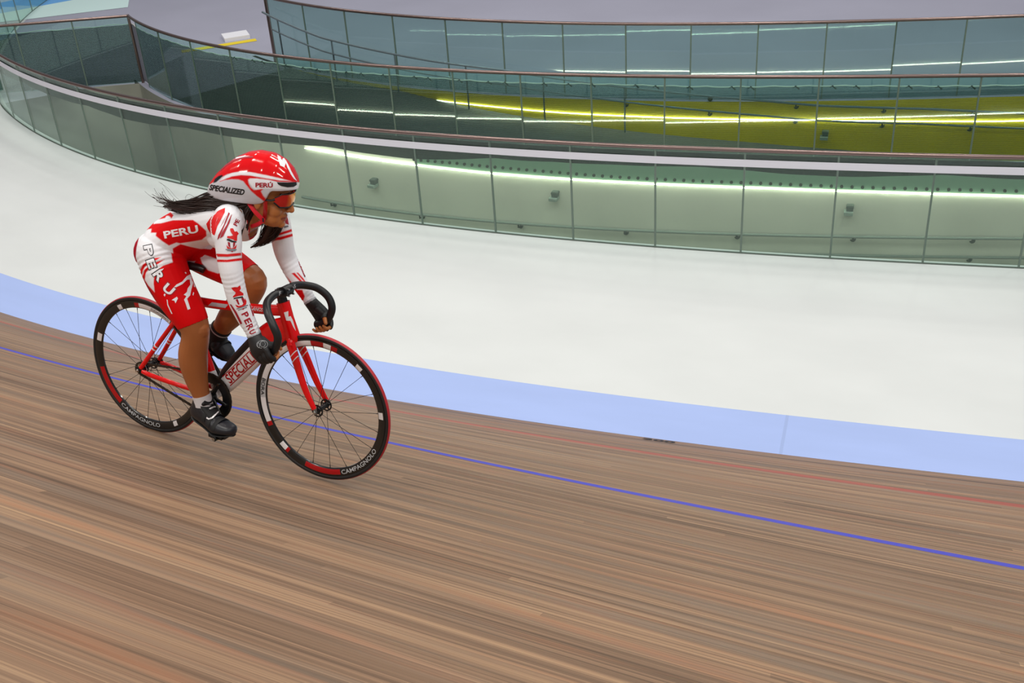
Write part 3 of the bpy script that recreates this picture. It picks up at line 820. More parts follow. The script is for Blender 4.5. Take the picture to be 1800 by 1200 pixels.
# emblem on the head tube, facing forward
hb = bvh_of(headt)
S_ = [[(-.012, .040), (.006, .044), (.000, .020), (.010, .021), (.014, .000), (.013, -.046), (.007, -.026), (.003, .002), (-.012, .004)]]
dirh = V(-.82, .55, -.1); rgt = V(.55, .82, 0); 
decal('emblem', poly_bm(S_), projector(hb, (HT0+HT1)/2+V(.004, -.004, -.006), rgt, SAX, dirh, .0012), M_whitep, headt, l=.006)
# ---- stem, spacer, handlebar
stem = empty('stem', None, None, (0, 0, 0), bike); steer(stem)
CL = V(.813, 0, .836)
mb = MB(); mb.cyl(HT1+SAX*.002, HT1+SAX*.016, .0205, 24); mb.obj('spacer', M_black, stem)
mb = MB(); mb.cyl(HT1+SAX*.016, HT1+SAX*.060, .0195, 24); mb.tube([HT1+SAX*.036, CL-V(.012, 0, .004)], [(.017, .018), (.015, .016)], n=20); mb.cyl(CL+V(0, -.026, 0), CL+V(0, .026, 0), .0225, 24); mb.obj('stem_body', M_black, stem)
mb = MB()
for y in (-.016, .016):
    for z in (-.014, .014): mb.cyl(CL+V(.018, y, z), CL+V(.028, y, z), .0042, 10)
mb.cyl(HT1+SAX*.060, HT1+SAX*.064, .009, 12)
for z in (.030, .044): mb.cyl(HT1+SAX*z+V(-.024, -.012, 0), HT1+SAX*z+V(-.024, .012, 0), .0045, 10)
mb.obj('clamp_bolt', M_alu, stem).name = 'clamp_bolts'
bar = empty('handlebar', None, None, (0, 0, 0), bike); steer(bar)
BAR = [(.813, .0, .836), (.806, .04, .836), (.800, .075, .834), (.810, .130, .822), (.845, .178, .801), (.884, .201, .762), (.904, .201, .715), (.890, .197, .667), (.860, .195, .638), (.838, .195, .630), (.828, .195, .627)]
for s in (-1, 1):
    p = [V(x, s*y, z) for x, y, z in spline(BAR, 8)]
    mb = MB(); mb.tube(p[:24], .0128, n=16); 
    mb.tube(p[10:], [.0165 if i > 0 else .013 for i in range(len(p)-10)], n=18)
    me = mb.mesh('drop_bar'); newobj('drop_bar', me, bar, M_tape)
    mb = MB(); mb.cyl(p[-1], p[-1]+V(-.006, 0, -.001), .0168, 18); mb.obj('bar_end_plug', M_black, bar)
bb = bvh_of(*[o for o in bar.children if o.name.startswith('drop_bar')])
vd = V(*CAMB)-CL; vd /= np.linalg.norm(vd)
for y, ch in ((-.045, 'F'), (.062, '5')):
    bm = text_mesh(ch, .022); decal('bar_lettering', bm, projector(bb, CL+V(0, y, 0), (.62, .75, 0), (0, .2, 1), -vd, .001), M_grey, bar, l=.006)
# ---- seat post and saddle
post = ST1+(ST1-BBp)/np.linalg.norm(ST1-BBp)*.10
mb = MB(); mb.cyl(ST1-(ST1-BBp)*.02, post, .0136, 20); mb.box(post+V(0, 0, .004), (.05, .03, .016)); mb.obj('seat_post', M_black, bike)
sad = []
for x, w, h in ((-.105, .055, .0), (-.10, .068, .003), (-.07, .070, .004), (-.03, .055, .0), (.02, .032, -.003), (.08, .022, -.004), (.135, .017, -.007), (.148, .010, -.014)):
    sad.append((x, w, h))
mb = MB(); sc0 = post+V(.0, 0, .038)
mb.tube([sc0+V(x, 0, h) for x, w, h in sad], [(w, .017) for x, w, h in sad], n=24, up=(0, 0, 1))
mb.obj('saddle', M_black, bike)
# ---- crankset, pedals, chain, sprocket
CR = V(.098, 0, -.136); CR *= .166/np.linalg.norm(CR)
crank = empty('crankset', None, None, tuple(BBp), bike)
mb = MB(); n = 96; r0, r1 = .1075, .064
vs = []; fs = []
for y in (-.0475, -.0435):
    for q in range(n*2):
        a = 2*PI*q/(n*2); r = r0+(.0022 if (q//2) % 2 else -.0022); vs.append((r*math.cos(a), y, r*math.sin(a)))
    for q in range(n*2):
        a = 2*PI*q/(n*2); vs.append((r1*math.cos(a), y, r1*math.sin(a)))
m = n*2
for q in range(m):
    p = (q+1) % m
    fs += [(q, p, m+p, m+q), (2*m+q, 3*m+q, 3*m+p, 2*m+p), (q, 2*m+q, 2*m+p, p), (m+q, m+p, 3*m+p, 3*m+q)]
mb.add(vs, fs); mb.obj('chainring', M_black, crank)
mb = MB(); mb.cyl((0, -.060, 0), (0, -.036, 0), .022, 24)
for q in range(5):
    a = math.atan2(CR[2], CR[0])+2*PI*q/5+PI/5; e = V(math.cos(a), 0, math.sin(a)); mb.tube([e*.012+V(0, -.05, 0), e*.086+V(0, -.047, 0)], [(.013, .006), (.008, .004)], n=12, up=(0, 1, 0))
mb.obj('spider', M_black, crank)
mb = MB()
for q in range(5):
    a = math.atan2(CR[2], CR[0])+2*PI*q/5+PI/5; e = V(math.cos(a), 0, math.sin(a)); mb.cyl(e*.083+V(0, -.054, 0), e*.083+V(0, -.042, 0), .005, 12)
mb.obj('chainring_bolts', M_steel, crank)
for s, c in ((-1, CR), (1, -CR)):
    y = s*.062
    mb = MB(); mb.tube([V(0, y-s*.012, 0), c*.5+V(0, y, 0), c+V(0, y+s*.004, 0)], [(.017, .009), (.0135, .0075), (.0125, .0075)], n=16, up=(0, 1, 0)); mb.cyl(c+V(0, y-s*.006, 0), c+V(0, y+s*.012, 0), .0135, 18); mb.obj('crank_arm', M_black, crank)
    pd = empty('pedal', None, None, tuple(BBp+c+V(0, s*.070, 0)), bike)
    mb = MB(); mb.cyl((0, 0, 0), (0, s*.088, 0), .0062, 12); mb.cyl((0, s*.014, 0), (0, s*.05, 0), .011, 16); mb.obj('spindle', M_steel, pd)
    mb = MB(); mb.box((0, s*.052, -.003), (.062, .052, .014)); mb.box((.036, s*.052, .002), (.014, .040, .016)); mb.box((-.036, s*.052, -.001), (.016, .046, .018)); mb.cyl((.0, s*.072, -.004), (0, s*.090, -.004), .0125, 14); mb.obj('pedal_body', M_black, pd)
    mb = MB(); mb.cyl((0, s*.090, -.004), (0, s*.096, -.004), .008, 14); mb.obj('end_cap', M_steel, pd)
# rear sprocket and chain (links as one run)
mb = MB(); mb.lathe([(.012, -.046), (.031, -.046), (.031, -.043), (.012, -.043)], c=(0, 0, R_T), n=30, closed=True); mb.obj('sprocket', M_steel, bike)
rs = .030; cc = V(0, -.0455, R_T); cb = BBp+V(0, -.0455, 0)
d = cb-cc; L = np.linalg.norm(d); th = math.atan2(d[2], d[0]); al = math.acos((.1075-rs)/L)
ptsc = []
for t in np.linspace(th-(PI-al)-0, th+(PI-al), 60): ptsc.append(cb+V(math.cos(t), 0, math.sin(t))*.1075)
for t in np.linspace(th+(PI-al), th+2*PI-(PI-al), 24): ptsc.append(cc+V(math.cos(t), 0, math.sin(t))*rs)
P = np.array(ptsc+[ptsc[0]]); s = np.r_[0, np.cumsum(np.linalg.norm(np.diff(P, axis=0), axis=1))]
N = int(s[-1]/.0127); mb = MB()
for i in range(N):
    a = V(*[np.interp(s[-1]*i/N, s, P[:, k]) for k in range(3)]); b = V(*[np.interp(s[-1]*(i+1)/N, s, P[:, k]) for k in range(3)])
    w = .0042 if i % 2 else .0030; dd = (b-a)/np.linalg.norm(b-a); up_ = np.cross(dd, V(0, 1, 0))
    for sg in (-1, 1):
        mb.box((a+b)/2+V(0, sg*w*.8, 0), (.0150, .0013, .0086), R=np.stack([dd, V(0, 1, 0), up_], 1))
    mb.cyl(a+V(0, -.0035, 0), a+V(0, .0035, 0), .0034, 8)
mb.obj('chain', M_chain, bike, smooth=False)
# number painted on the boards
bm = text_mesh('200', .16, bold=.004)
def onboards(x, y):
    p = wood(-.14+x, .105-y*.85); q = wood(-.14+x, .105-y*.85+.01); n_ = np.cross(wood(-.13+x, .105-y*.85)-p, q-p); n_ /= np.linalg.norm(n_); n_ = n_ if n_[2] > 0 else -n_
    return p+n_*.003
o = decal('track_number', bm, onboards, mat('black_track_paint', (40, 34, 34), .6), None, l=.04); tag(o, 'small black number painted on the boards beside the blue band', 'number')
# ------------------------------------------------------------------ prints of the kit and a painted ridge highlight: outlines on a plane laid against each garment piece
PRINT_O = {'torso': (0.4, -0.13, 1.03), 'Rarm': (0.72, -0.24, 0.95), 'Rfore': (0.76, -0.235, 0.8), 'Larm': (0.69, 0.17, 0.93), 'Rleg': (0.3, -0.19, 0.8), 'Lleg': (0.45, 0.05, 0.86), 'helmet': (0.74, -0.085, 1.3), 'head': (0.82, -0.03, 1.22), 'Rhand': (0.84, -0.235, 0.665), 'Rshoe': (0.47, -0.165, 0.24)}
PRINTS = {
 'torso': [
  ('red', [(-0.1518, 0.0488), (-0.1161, 0.0838), (-0.1064, 0.0925), (-0.0788, 0.1118), (-0.0609, 0.1224), (-0.041, 0.1189), (-0.0268, 0.1017), (-0.0359, 0.0882), (-0.0461, 0.1005), (-0.0561, 0.1011), (-0.0639, 0.0899), (-0.1092, 0.0857), (-0.1105, 0.0718), (-0.0791, 0.0721), (-0.0309, 0.0809), (0.0481, 0.076), (0.0673, 0.0607), (0.0954, 0.0294), (0.0948, 0.0094), (0.0752, -0.0047), (-0.0113, -0.0143), (-0.0256, -0.0098), (-0.0572, -0.0206), (-0.0835, -0.0001), (-0.1062, 0.0213), (-0.1028, 0.034), (-0.1251, 0.0354), (-0.1214, 0.0515), (-0.146, 0.0507)]),
  ('white', [(-0.1092, 0.0857), (-0.0637, 0.0922), (-0.0572, 0.0895), (-0.1106, 0.0706)]),
  ('red', [(-0.0436, -0.0332), (-0.0104, -0.0167), (0.0293, -0.0311), (0.065, -0.0418), (0.1238, -0.053), (0.1502, -0.0679), (0.1471, -0.1034), (0.0327, -0.0952), (-0.0483, -0.0847)]),
  ('red', [(-0.0084, 0.1543), (0.0222, 0.1666), (0.0574, 0.1787), (0.1142, 0.2013), (0.1324, 0.2004), (0.1119, 0.1756), (0.0784, 0.1587), (0.0316, 0.145)]),
  ('red', [(-0.2023, -0.0971), (-0.1957, -0.0275), (-0.1704, 0.029), (-0.1476, 0.0578), (-0.1387, 0.0572), (-0.1586, 0.0352), (-0.1752, -0.0103), (-0.1824, -0.0518), (-0.1845, -0.0983)]),
  ('red', [(0.257, 0.0893), (0.2626, 0.0461), (0.272, -0.0081), (0.2865, -0.0031), (0.3372, 0.0391), (0.3557, 0.0906), (0.3598, 0.0831), (0.3462, 0.0337), (0.2903, -0.0129), (0.2687, -0.0187), (0.2552, 0.0418), (0.2496, 0.085)]),
  ('dark_red', [(0.2242, -0.0467), (0.262, -0.0421), (0.2612, -0.0517), (0.221, -0.0561)]),
 ],
 'Rarm': [
  ('red', [(-0.0691, 0.2204), (-0.0475, 0.2461), (-0.0153, 0.2669), (0.0095, 0.2758), (0.0069, 0.2568), (-0.007, 0.2329), (-0.0258, 0.2024), (-0.0394, 0.1673), (-0.0549, 0.1793), (-0.0652, 0.2)]),
  ('white', [(-0.053, 0.2308), (-0.0482, 0.2372), (-0.0501, 0.2127), (-0.0535, 0.1972)]),
  ('white', [(-0.0194, 0.2425), (-0.0273, 0.2249), (-0.0332, 0.2051), (-0.0271, 0.2272)]),
  ('dark_red', [(0.0211, 0.2561), (0.0262, 0.2514), (0.0067, 0.2119), (-0.0217, 0.1562), (-0.03, 0.1488), (-0.0253, 0.1665), (-0.0002, 0.2078)]),
  ('dark_red', [(0.0288, 0.2422), (0.0348, 0.2487), (0.0209, 0.2112), (-0.006, 0.162), (-0.0197, 0.1538), (-0.0115, 0.1747), (0.0107, 0.2072)]),
  ('dark_red', [(0.0088, 0.2388), (0.0137, 0.2453), (-0.004, 0.2147), (-0.0189, 0.1931)]),
  ('red', [(0.0238, 0.1919), (0.0336, 0.1914), (0.0392, 0.1776), (0.0475, 0.1794), (0.0547, 0.17), (0.0479, 0.1624), (0.0452, 0.1412), (0.0364, 0.1416), (0.0303, 0.1476), (0.0174, 0.1517), (0.0079, 0.1545), (0.0094, 0.1619), (0.0214, 0.1612), (0.0315, 0.1633), (0.0238, 0.1773), (0.0217, 0.1853)]),
  ('black', [(0.0063, 0.1501), (0.0151, 0.1507), (0.0277, 0.1433), (0.0428, 0.139), (0.0425, 0.1345), (0.025, 0.1367), (0.0059, 0.1456)]),
  ('dark_red', [(0.0089, 0.1387), (0.0175, 0.136), (0.0177, 0.1157), (0.0107, 0.1217)]),
  ('dark_red', [(0.03, 0.1352), (0.0386, 0.1359), (0.0348, 0.1214), (0.0282, 0.115)]),
  ('red', [(0.003, 0.1271), (0.0104, 0.1183), (0.0221, 0.1131), (0.0322, 0.1159), (0.0435, 0.1277), (0.0384, 0.1104), (0.0055, 0.1123)]),
  ('grey', [(-0.0011, 0.1111), (0.0415, 0.108), (0.0413, 0.105), (-0.0014, 0.108)]),
  ('grey', [(0.0029, 0.1059), (0.0379, 0.1034), (0.0355, 0.1009), (0.0048, 0.1031)]),
  ('dark_red', [(0.0179, 0.1021), (0.0289, 0.1015), (0.0231, 0.0973)]),
  ('red', [(-0.0482, 0.097), (0.0039, 0.091), (0.0614, 0.0939), (0.0606, 0.0838), (0.0031, 0.0811), (-0.0491, 0.0858)]),
  ('red', [(-0.0456, 0.0741), (0.0022, 0.0696), (0.0621, 0.0744), (0.0612, 0.0631), (0.0015, 0.0595), (-0.0464, 0.0642)]),
 ],
 'Rfore': [
  ('red', [(-0.0248, 0.106), (-0.0107, 0.1081), (-0.0008, 0.1068), (0.01, 0.1141), (0.0126, 0.1014), (0.0068, 0.0926), (0.0207, 0.0817), (0.0201, 0.0735), (-0.0007, 0.0721), (-0.02, 0.067), (-0.0214, 0.0716), (-0.0112, 0.0805), (-0.0091, 0.0868), (-0.0189, 0.0954)]),
  ('black', [(-0.0198, 0.0601), (-0.0178, 0.0655), (0.017, 0.0705), (0.0188, 0.0644), (-0.0036, 0.0625)]),
  ('dark_red', [(-0.0117, 0.0584), (-0.0033, 0.0608), (0.0026, 0.0381), (-0.0032, 0.038)]),
  ('dark_red', [(0.0108, 0.0626), (0.0189, 0.0655), (0.0255, 0.0502), (0.0174, 0.0405)]),
  ('red', [(-0.0143, 0.0392), (-0.0014, 0.0324), (0.0121, 0.0351), (0.0227, 0.0481), (0.0253, 0.0628), (0.0306, 0.0499), (0.0278, 0.0364), (0.0161, 0.0291), (-0.0041, 0.0259), (-0.0095, 0.0286)]),
  ('grey', [(-0.0115, 0.0226), (0.0345, 0.0355), (0.0355, 0.0317), (-0.0104, 0.0193)]),
  ('grey', [(-0.0059, 0.0171), (0.0294, 0.0271), (0.0302, 0.0238), (-0.005, 0.0143)]),
  ('dark_red', [(0.0087, 0.0194), (0.0202, 0.0231), (0.0163, 0.0165)]),
  ('dark_red', [(-0.0362, 0.0418), (-0.0297, 0.0402), (-0.0111, 0.007), (0.0067, -0.0377), (-0.0003, -0.0418), (-0.019, 0.0053)]),
  ('dark_red', [(0.0396, 0.0447), (0.045, 0.0421), (0.058, -0.0092), (0.0517, -0.0122)]),
 ],
 'Larm': [
  ('red', [(-0.0674, 0.086), (-0.0242, 0.0908), (0.0293, 0.1057), (0.0311, 0.0952), (-0.02, 0.0809), (-0.0657, 0.075)]),
  ('red', [(-0.066, 0.0702), (-0.0156, 0.0754), (0.033, 0.0868), (0.0335, 0.0751), (-0.0164, 0.0621), (-0.0619, 0.0584)]),
  ('dark_red', [(0.0005, 0.1657), (0.0116, 0.1714), (0.0185, 0.1457), (0.0208, 0.1237), (0.0067, 0.1291), (0.0055, 0.1486)]),
  ('dark_red', [(-0.0352, 0.1477), (-0.0206, 0.152), (-0.0191, 0.1374), (-0.0295, 0.1233)]),
  ('grey', [(-0.0011, 0.1173), (0.0182, 0.1214), (0.019, 0.1141), (0.0008, 0.11)]),
  ('red', [(0.0207, -0.0833), (0.0329, -0.0815), (0.0554, -0.1095), (0.0744, -0.1349), (0.0658, -0.137), (0.0456, -0.1115)]),
  ('red', [(0.0401, -0.0818), (0.0473, -0.0821), (0.0675, -0.1076), (0.0841, -0.1354), (0.077, -0.1326), (0.0579, -0.1071)]),
  ('red', [(0.0008, -0.0946), (0.0186, -0.1199), (0.0343, -0.1403), (0.0513, -0.1804), (0.064, -0.2106), (0.048, -0.195), (0.0242, -0.1472)]),
  ('dark_red', [(0.0495, -0.0236), (0.0603, -0.024), (0.0662, -0.0463), (0.0742, -0.0761), (0.0824, -0.101), (0.074, -0.1006), (0.0647, -0.0732), (0.0584, -0.0558)]),
  ('red', [(0.0382, -0.1552), (0.0623, -0.1564), (0.0715, -0.1864), (0.0616, -0.2104)]),
  ('black', [(0.0732, -0.0932), (0.0806, -0.0911), (0.0812, -0.1009), (0.075, -0.1031)]),
 ],
 'Rleg': [
  ('white', [(-0.1158, 0.1177), (-0.104, 0.2355), (-0.0383, 0.2688), (-0.0148, 0.2648), (-0.0116, 0.2503), (0.0047, 0.2539), (0.0142, 0.2341), (0.0326, 0.2113), (0.0627, 0.1899), (0.071, 0.1797), (0.0624, 0.1635), (0.0624, 0.1395), (0.0639, 0.1202), (0.0247, 0.1089), (0.0003, 0.0941), (-0.0127, 0.0784), (-0.019, 0.0382), (-0.018, 0.0021), (-0.0402, 0.0328), (-0.0628, 0.0801), (-0.0753, 0.1145)]),
  ('red', [(-0.0727, 0.0952), (-0.0518, 0.1222), (-0.0349, 0.1316), (-0.0085, 0.1438), (0.0214, 0.1451), (0.002, 0.1347), (-0.0314, 0.1206), (-0.0484, 0.11), (-0.0628, 0.0801)]),
  ('red', [(-0.0642, 0.0659), (-0.0496, 0.0981), (-0.0321, 0.1134), (-0.0011, 0.1265), (0.0343, 0.1357), (0.0097, 0.1197), (-0.0288, 0.1012), (-0.0438, 0.0881), (-0.0541, 0.0531)]),
  ('white', [(0.0594, 0.0159), (0.0696, 0.0259), (0.0956, 0.037), (0.1163, 0.0582), (0.1365, 0.0674), (0.149, 0.0518), (0.154, 0.0316), (0.1484, 0.0095), (0.1414, 0.0101), (0.1424, 0.0318), (0.1293, 0.0015), (0.1217, -0.0238), (0.1076, -0.0366), (0.1116, -0.0551), (0.1167, -0.0798), (0.1053, -0.0836), (0.0989, -0.0539), (0.0948, -0.0391), (0.1064, -0.0256), (0.0954, -0.0186), (0.1097, -0.0089), (0.1142, 0.0059), (0.1273, 0.021), (0.1271, 0.0428), (0.1167, 0.0436), (0.0952, 0.0261), (0.0686, 0.0151)]),
  ('white', [(0.0449, -0.037), (0.067, -0.0245), (0.0709, -0.0321), (0.059, -0.0516), (0.0554, -0.0404)]),
  ('white', [(0.0252, -0.0329), (0.029, -0.0344), (0.0293, -0.0549), (0.0427, -0.0947), (0.0381, -0.0943), (0.0256, -0.057)]),
  ('white', [(0.1118, 0.0766), (0.1172, 0.0726), (0.1144, 0.068), (0.1091, 0.0732)]),
  ('white', [(0.1358, -0.0112), (0.1391, -0.0139), (0.1344, -0.0256), (0.1314, -0.0229)]),
  ('white', [(0.019, -0.0071), (0.0232, -0.0111), (0.0188, -0.0203), (0.015, -0.0127)]),
  ('white', [(0.0095, 0.0945), (0.0271, 0.0979), (0.0206, 0.0901), (0.011, 0.086)]),
  ('dark_red', [(-0.1158, 0.1177), (-0.1087, 0.1885), (-0.0679, 0.2567), (-0.0385, 0.2784), (-0.0344, 0.2733), (-0.0583, 0.2394), (-0.0718, 0.1952), (-0.0789, 0.1577), (-0.0742, 0.1144), (-0.0622, 0.0753), (-0.0397, 0.0256), (-0.0201, -0.0193), (-0.0274, -0.0234), (-0.0572, 0.0223), (-0.0863, 0.0725)]),
 ],
 'Lleg': [
  ('white', [(-0.0996, 0.074), (-0.0401, 0.0484), (0.015, 0.023), (0.0076, -0.0109), (-0.0264, -0.0185), (-0.0678, -0.0012), (-0.089, 0.0295)]),
 ],
 'helmet': [
  ('red', [(-0.2304, 0.1719), (0.2286, 0.1582), (0.2182, -0.0101), (0.1827, -0.002), (0.1295, 0.0045), (0.0641, 0.0249), (-0.001, 0.0406), (-0.0446, 0.0455), (-0.0888, 0.0394), (-0.1227, 0.0228), (-0.1453, 0.0104), (-0.1791, -0.0061), (-0.2437, -0.0036)]),
  ('white', [(-0.1212, 0.0128), (-0.098, 0.033), (-0.071, 0.0432), (-0.0357, 0.0475), (-0.0008, 0.044), (0.0644, 0.0282), (0.108, 0.0165), (0.1561, 0.0024), (0.1074, 0.0076), (0.0526, 0.0186), (-0.0017, 0.0306), (-0.0366, 0.0341), (-0.072, 0.0299), (-0.0988, 0.0208)]),
  ('red', [(-0.1212, 0.0128), (-0.0988, 0.0208), (-0.072, 0.0299), (-0.0366, 0.0341), (-0.0017, 0.0306), (0.0526, 0.0186), (0.1074, 0.0076), (0.1561, 0.0024), (0.1807, 0.0014), (0.176, -0.0029), (0.1004, 0.0022), (0.0632, 0.0115), (0.0239, 0.0178), (-0.0026, 0.0184), (-0.0106, 0.0142), (-0.0093, 0.0008), (-0.0027, -0.0152), (0.0098, -0.0268), (0.0389, -0.0212), (0.0454, -0.0237), (0.0359, -0.0323), (0.0436, -0.0506), (0.0579, -0.0681), (0.0443, -0.072), (0.0192, -0.0508), (-0.0015, -0.0309), (-0.0176, -0.0079), (-0.0296, 0.0093), (-0.0466, 0.0167), (-0.0728, 0.0188), (-0.1013, 0.0165), (-0.1214, 0.0106)]),
  ('white', [(0.1096, 0.1094), (0.1202, 0.1012), (0.1273, 0.0909), (0.1343, 0.0963), (0.1425, 0.0848), (0.1502, 0.0666), (0.1598, 0.0416), (0.1706, 0.0187), (0.1797, 0.0026), (0.1679, 0.0109), (0.1557, 0.0305), (0.145, 0.0556), (0.1396, 0.0748), (0.133, 0.0583), (0.1167, 0.0655), (0.1107, 0.0926)]),
  ('dark_red', [(0.1228, 0.1), (0.1283, 0.0898), (0.128, 0.0853), (0.1218, 0.0922)]),
  ('black', [(0.0991, 0.0005), (0.1402, -0.0022), (0.1772, -0.0014), (0.1776, -0.0131), (0.1637, -0.02), (0.139, -0.0206), (0.1148, -0.0147), (0.1041, -0.008)]),
  ('white', [(0.0128, 0.0183), (0.0239, 0.0178), (0.0632, 0.011), (0.0982, 0.0023), (0.1041, -0.008), (0.1148, -0.0159), (0.139, -0.0213), (0.1636, -0.0207), (0.1799, -0.0109), (0.1823, -0.0268), (0.1608, -0.0305), (0.0831, -0.0241), (0.0455, -0.0224), (0.0165, -0.026), (0.0039, -0.0154), (-0.0069, 0.0029), (-0.0095, 0.0142), (-0.0026, 0.0184)]),
  ('black', [(-0.14, 0.0235), (-0.124, 0.034), (-0.1107, 0.0379), (-0.1067, 0.0333), (-0.1183, 0.0227), (-0.1345, 0.0099), (-0.1478, 0.006)]),
  ('dark_red', [(-0.1223, 0.0583), (-0.0946, 0.0806), (-0.0628, 0.0984), (-0.0317, 0.1051), (0.0123, 0.1065), (0.0162, 0.1002), (-0.019, 0.0991), (-0.059, 0.0894), (-0.0908, 0.0727), (-0.1162, 0.0514)]),
  ('white', [(-0.0851, 0.0913), (-0.058, 0.1037), (-0.0227, 0.1092), (0.0036, 0.1077), (-0.023, 0.1046), (-0.0562, 0.0981)]),  # highlight on the vent ridge, painted white beside its dark edge line
 ],
}
MARKS = {
 'thigh_P': ('Rleg', [(-0.0257, 0.1774), (-0.0235, 0.1999), (-0.009, 0.1738)]),
 'thigh_E': ('Rleg', [(-0.0206, 0.1209), (-0.0291, 0.1443), (-0.0007, 0.1301)]),
 'thigh_R': ('Rleg', [(0.0045, 0.0674), (-0.0092, 0.0913), (0.0267, 0.0824)]),
 'thigh_U': ('Rleg', [(0.0379, 0.0093), (0.0195, 0.0325), (0.0607, 0.0291)]),
 'side_PERU': ('torso', [(-0.0049, 0.0312), (-0.0722, 0.025), (0.0656, 0.0419)]),
 'fore_P': ('Rfore', [(0.0214, -0.0044), (0.0156, 0.0074), (0.0273, -0.0002)]),
 'fore_E': ('Rfore', [(0.0296, -0.0302), (0.0238, -0.0183), (0.0355, -0.026)]),
 'fore_R': ('Rfore', [(0.0368, -0.0536), (0.0309, -0.0417), (0.0427, -0.0494)]),
 'fore_U': ('Rfore', [(0.0441, -0.0748), (0.0383, -0.0629), (0.05, -0.0706)]),
 'arm_PE': ('Rarm', [(0.0486, 0.2142), (0.0357, 0.1901), (0.0586, 0.2295)]),
 'helmet_SPECIALIZED': ('helmet', [(-0.0953, -0.0216), (-0.1619, -0.009), (-0.026, -0.0344)]),
 'helmet_PERU': ('helmet', [(0.0499, -0.0064), (0.0168, -0.0043), (0.083, -0.0077)]),
 'glove_logo': ('Rhand', [(0.0163, 0.017), (-0.0095, 0.0165), (0.0421, 0.0175)]),
 'shoe_v': ('Rshoe', [(0.0296, 0.0073), (0.0055, 0.0073), (0.0569, 0.0168)]),
 'shoe_bar': ('Rshoe', [(0.0355, 0.0465), (0.0157, 0.0411), (0.0529, 0.0521)]),
}
# ------------------------------------------------------------------ rider (built in bicycle axes)
rider = empty('person', 'cyclist in red and white skinsuit and helmet crouched over the handlebar', 'person')
rider.matrix_world = BM
A = lambda *a: [np.array(p, float) for p in a]
def limb(mb, pts, up=(0, 1, 0), n=20, k=5):
    """pts: (x, y, z, ra[, rb]) -> smooth tapered limb"""
    Q = [tuple(p)+((p[3],) if len(p) == 4 else ()) for p in pts]
    S = spline(Q, k); mb.tube([s[:3] for s in S], [(s[3], s[4]) for s in S], n=n, up=up)
    mb.sphere(S[0][:3], min(S[0][3:5]), n); mb.sphere(S[-1][:3], min(S[-1][3:5]), n)

# head axes
yaw, pit = math.radians(17), math.radians(-13)
hf = V(math.cos(pit)*math.cos(yaw), math.cos(pit)*math.sin(yaw), math.sin(pit)); hl = V(-math.sin(yaw), math.cos(yaw), 0); hu = np.cross(hf, hl)
HC = V(.742, -.004, 1.237); HS = 1.06
HR = np.stack([hf, hl, hu], 1)
Hd = lambda f, l, u: HC+HR@(V(f, l, u)*HS)

body = MB()
# trunk
limb(body, [(.175, 0, .905, .125, .085), (.225, 0, .962, .158, .104), (.30, 0, 1.018, .140, .097), (.40, 0, 1.070, .133, .094), (.50, 0, 1.105, .148, .100), (.585, 0, 1.130, .150, .090), (.650, 0, 1.150, .112, .070), (.690, 0, 1.172, .062, .058)], up=(-.45, 0, .9), n=32)
for s in (-1, 1):
    body.sphere((.176, s*.070, .925), (.084, .084, .086), 24)
    body.sphere((.245, s*.085, .935), (.088, .080, .092), 24)
    limb(body, [(.60, s*.06, 1.14, .065), (.65, s*.125, 1.148, .062), (.661, s*.160, 1.140, .056)])
    body.sphere((.555, s*.07, 1.055), (.062, .058, .058), 18)
# neck
limb(body, [(.66, 0, 1.145, .060), (.695, -.001, 1.176, .054), (.717, -.003, 1.208, .054), (.730, -.004, 1.240, .052)], n=24)
# legs
RL = [(.225, -.088, .930, .098), (.265, -.103, .850, .0945), (.312, -.112, .780, .087), (.365, -.118, .715, .077), (.398, -.12, .665, .068), (.412, -.12, .625, .0605), (.405, -.12, .575, .0595), (.388, -.119, .520, .0625), (.384, -.118, .466, .061), (.391, -.117, .390, .049), (.408, -.116, .325, .038), (.416, -.115, .285, .034)]
LL = [(.235, .088, .930, .098), (.330, .100, .890, .094), (.430, .108, .850, .082), (.508, .113, .822, .068), (.553, .115, .798, .058), (.532, .115, .745, .054), (.470, .115, .680, .060), (.415, .115, .620, .057), (.360, .115, .557, .044), (.318, .115, .500, .036), (.300, .115, .470, .034)]
for L_ in (RL, LL): limb(body, L_, n=24, k=4)
body.sphere((.440, -.12, .632), (.040, .042, .044), 16); body.sphere((.572, .115, .800), (.036, .042, .040), 16)
def foot(h, b, t, s):
    limb(body, [(*h, .026), (*((np.array(h)+np.array(b))/2+V(.0, 0, .004)), .026), (*b, .026, .018), (*t, .018, .012)], up=(0, 0, 1), n=16)
R_heel, R_ball, R_toe = V(.395, -.114, .250), V(.495, -.124, .200), V(.555, -.128, .200)
L_heel, L_ball, L_toe = V(.285, .114, .470), V(.325, .12, .446), V(.352, .122, .428)
foot(R_heel, R_ball, R_toe, -1); foot(L_heel, L_ball, L_toe, 1)
# arms
RA = [(.655, -.155, 1.138, .058), (.675, -.178, 1.105, .057), (.690, -.188, 1.075, .052), (.699, -.200, 1.026, .0475), (.712, -.210, .972, .045), (.722, -.213, .925, .0415), (.737, -.211, .850, .0395), (.764, -.206, .778, .034), (.784, -.203, .738, .029), (.800, -.203, .705, .0265, .024)]
LA = [(.648, .155, 1.125, .056), (.655, .172, 1.075, .051), (.658, .188, 1.015, .046), (.659, .200, .940, .043), (.668, .211, .888, .0405), (.694, .213, .838, .0385), (.727, .210, .791, .0335), (.760, .206, .750, .028), (.785, .203, .718, .0255, .023)]
for A_ in (RA, LA): limb(body, A_, n=22, k=4)
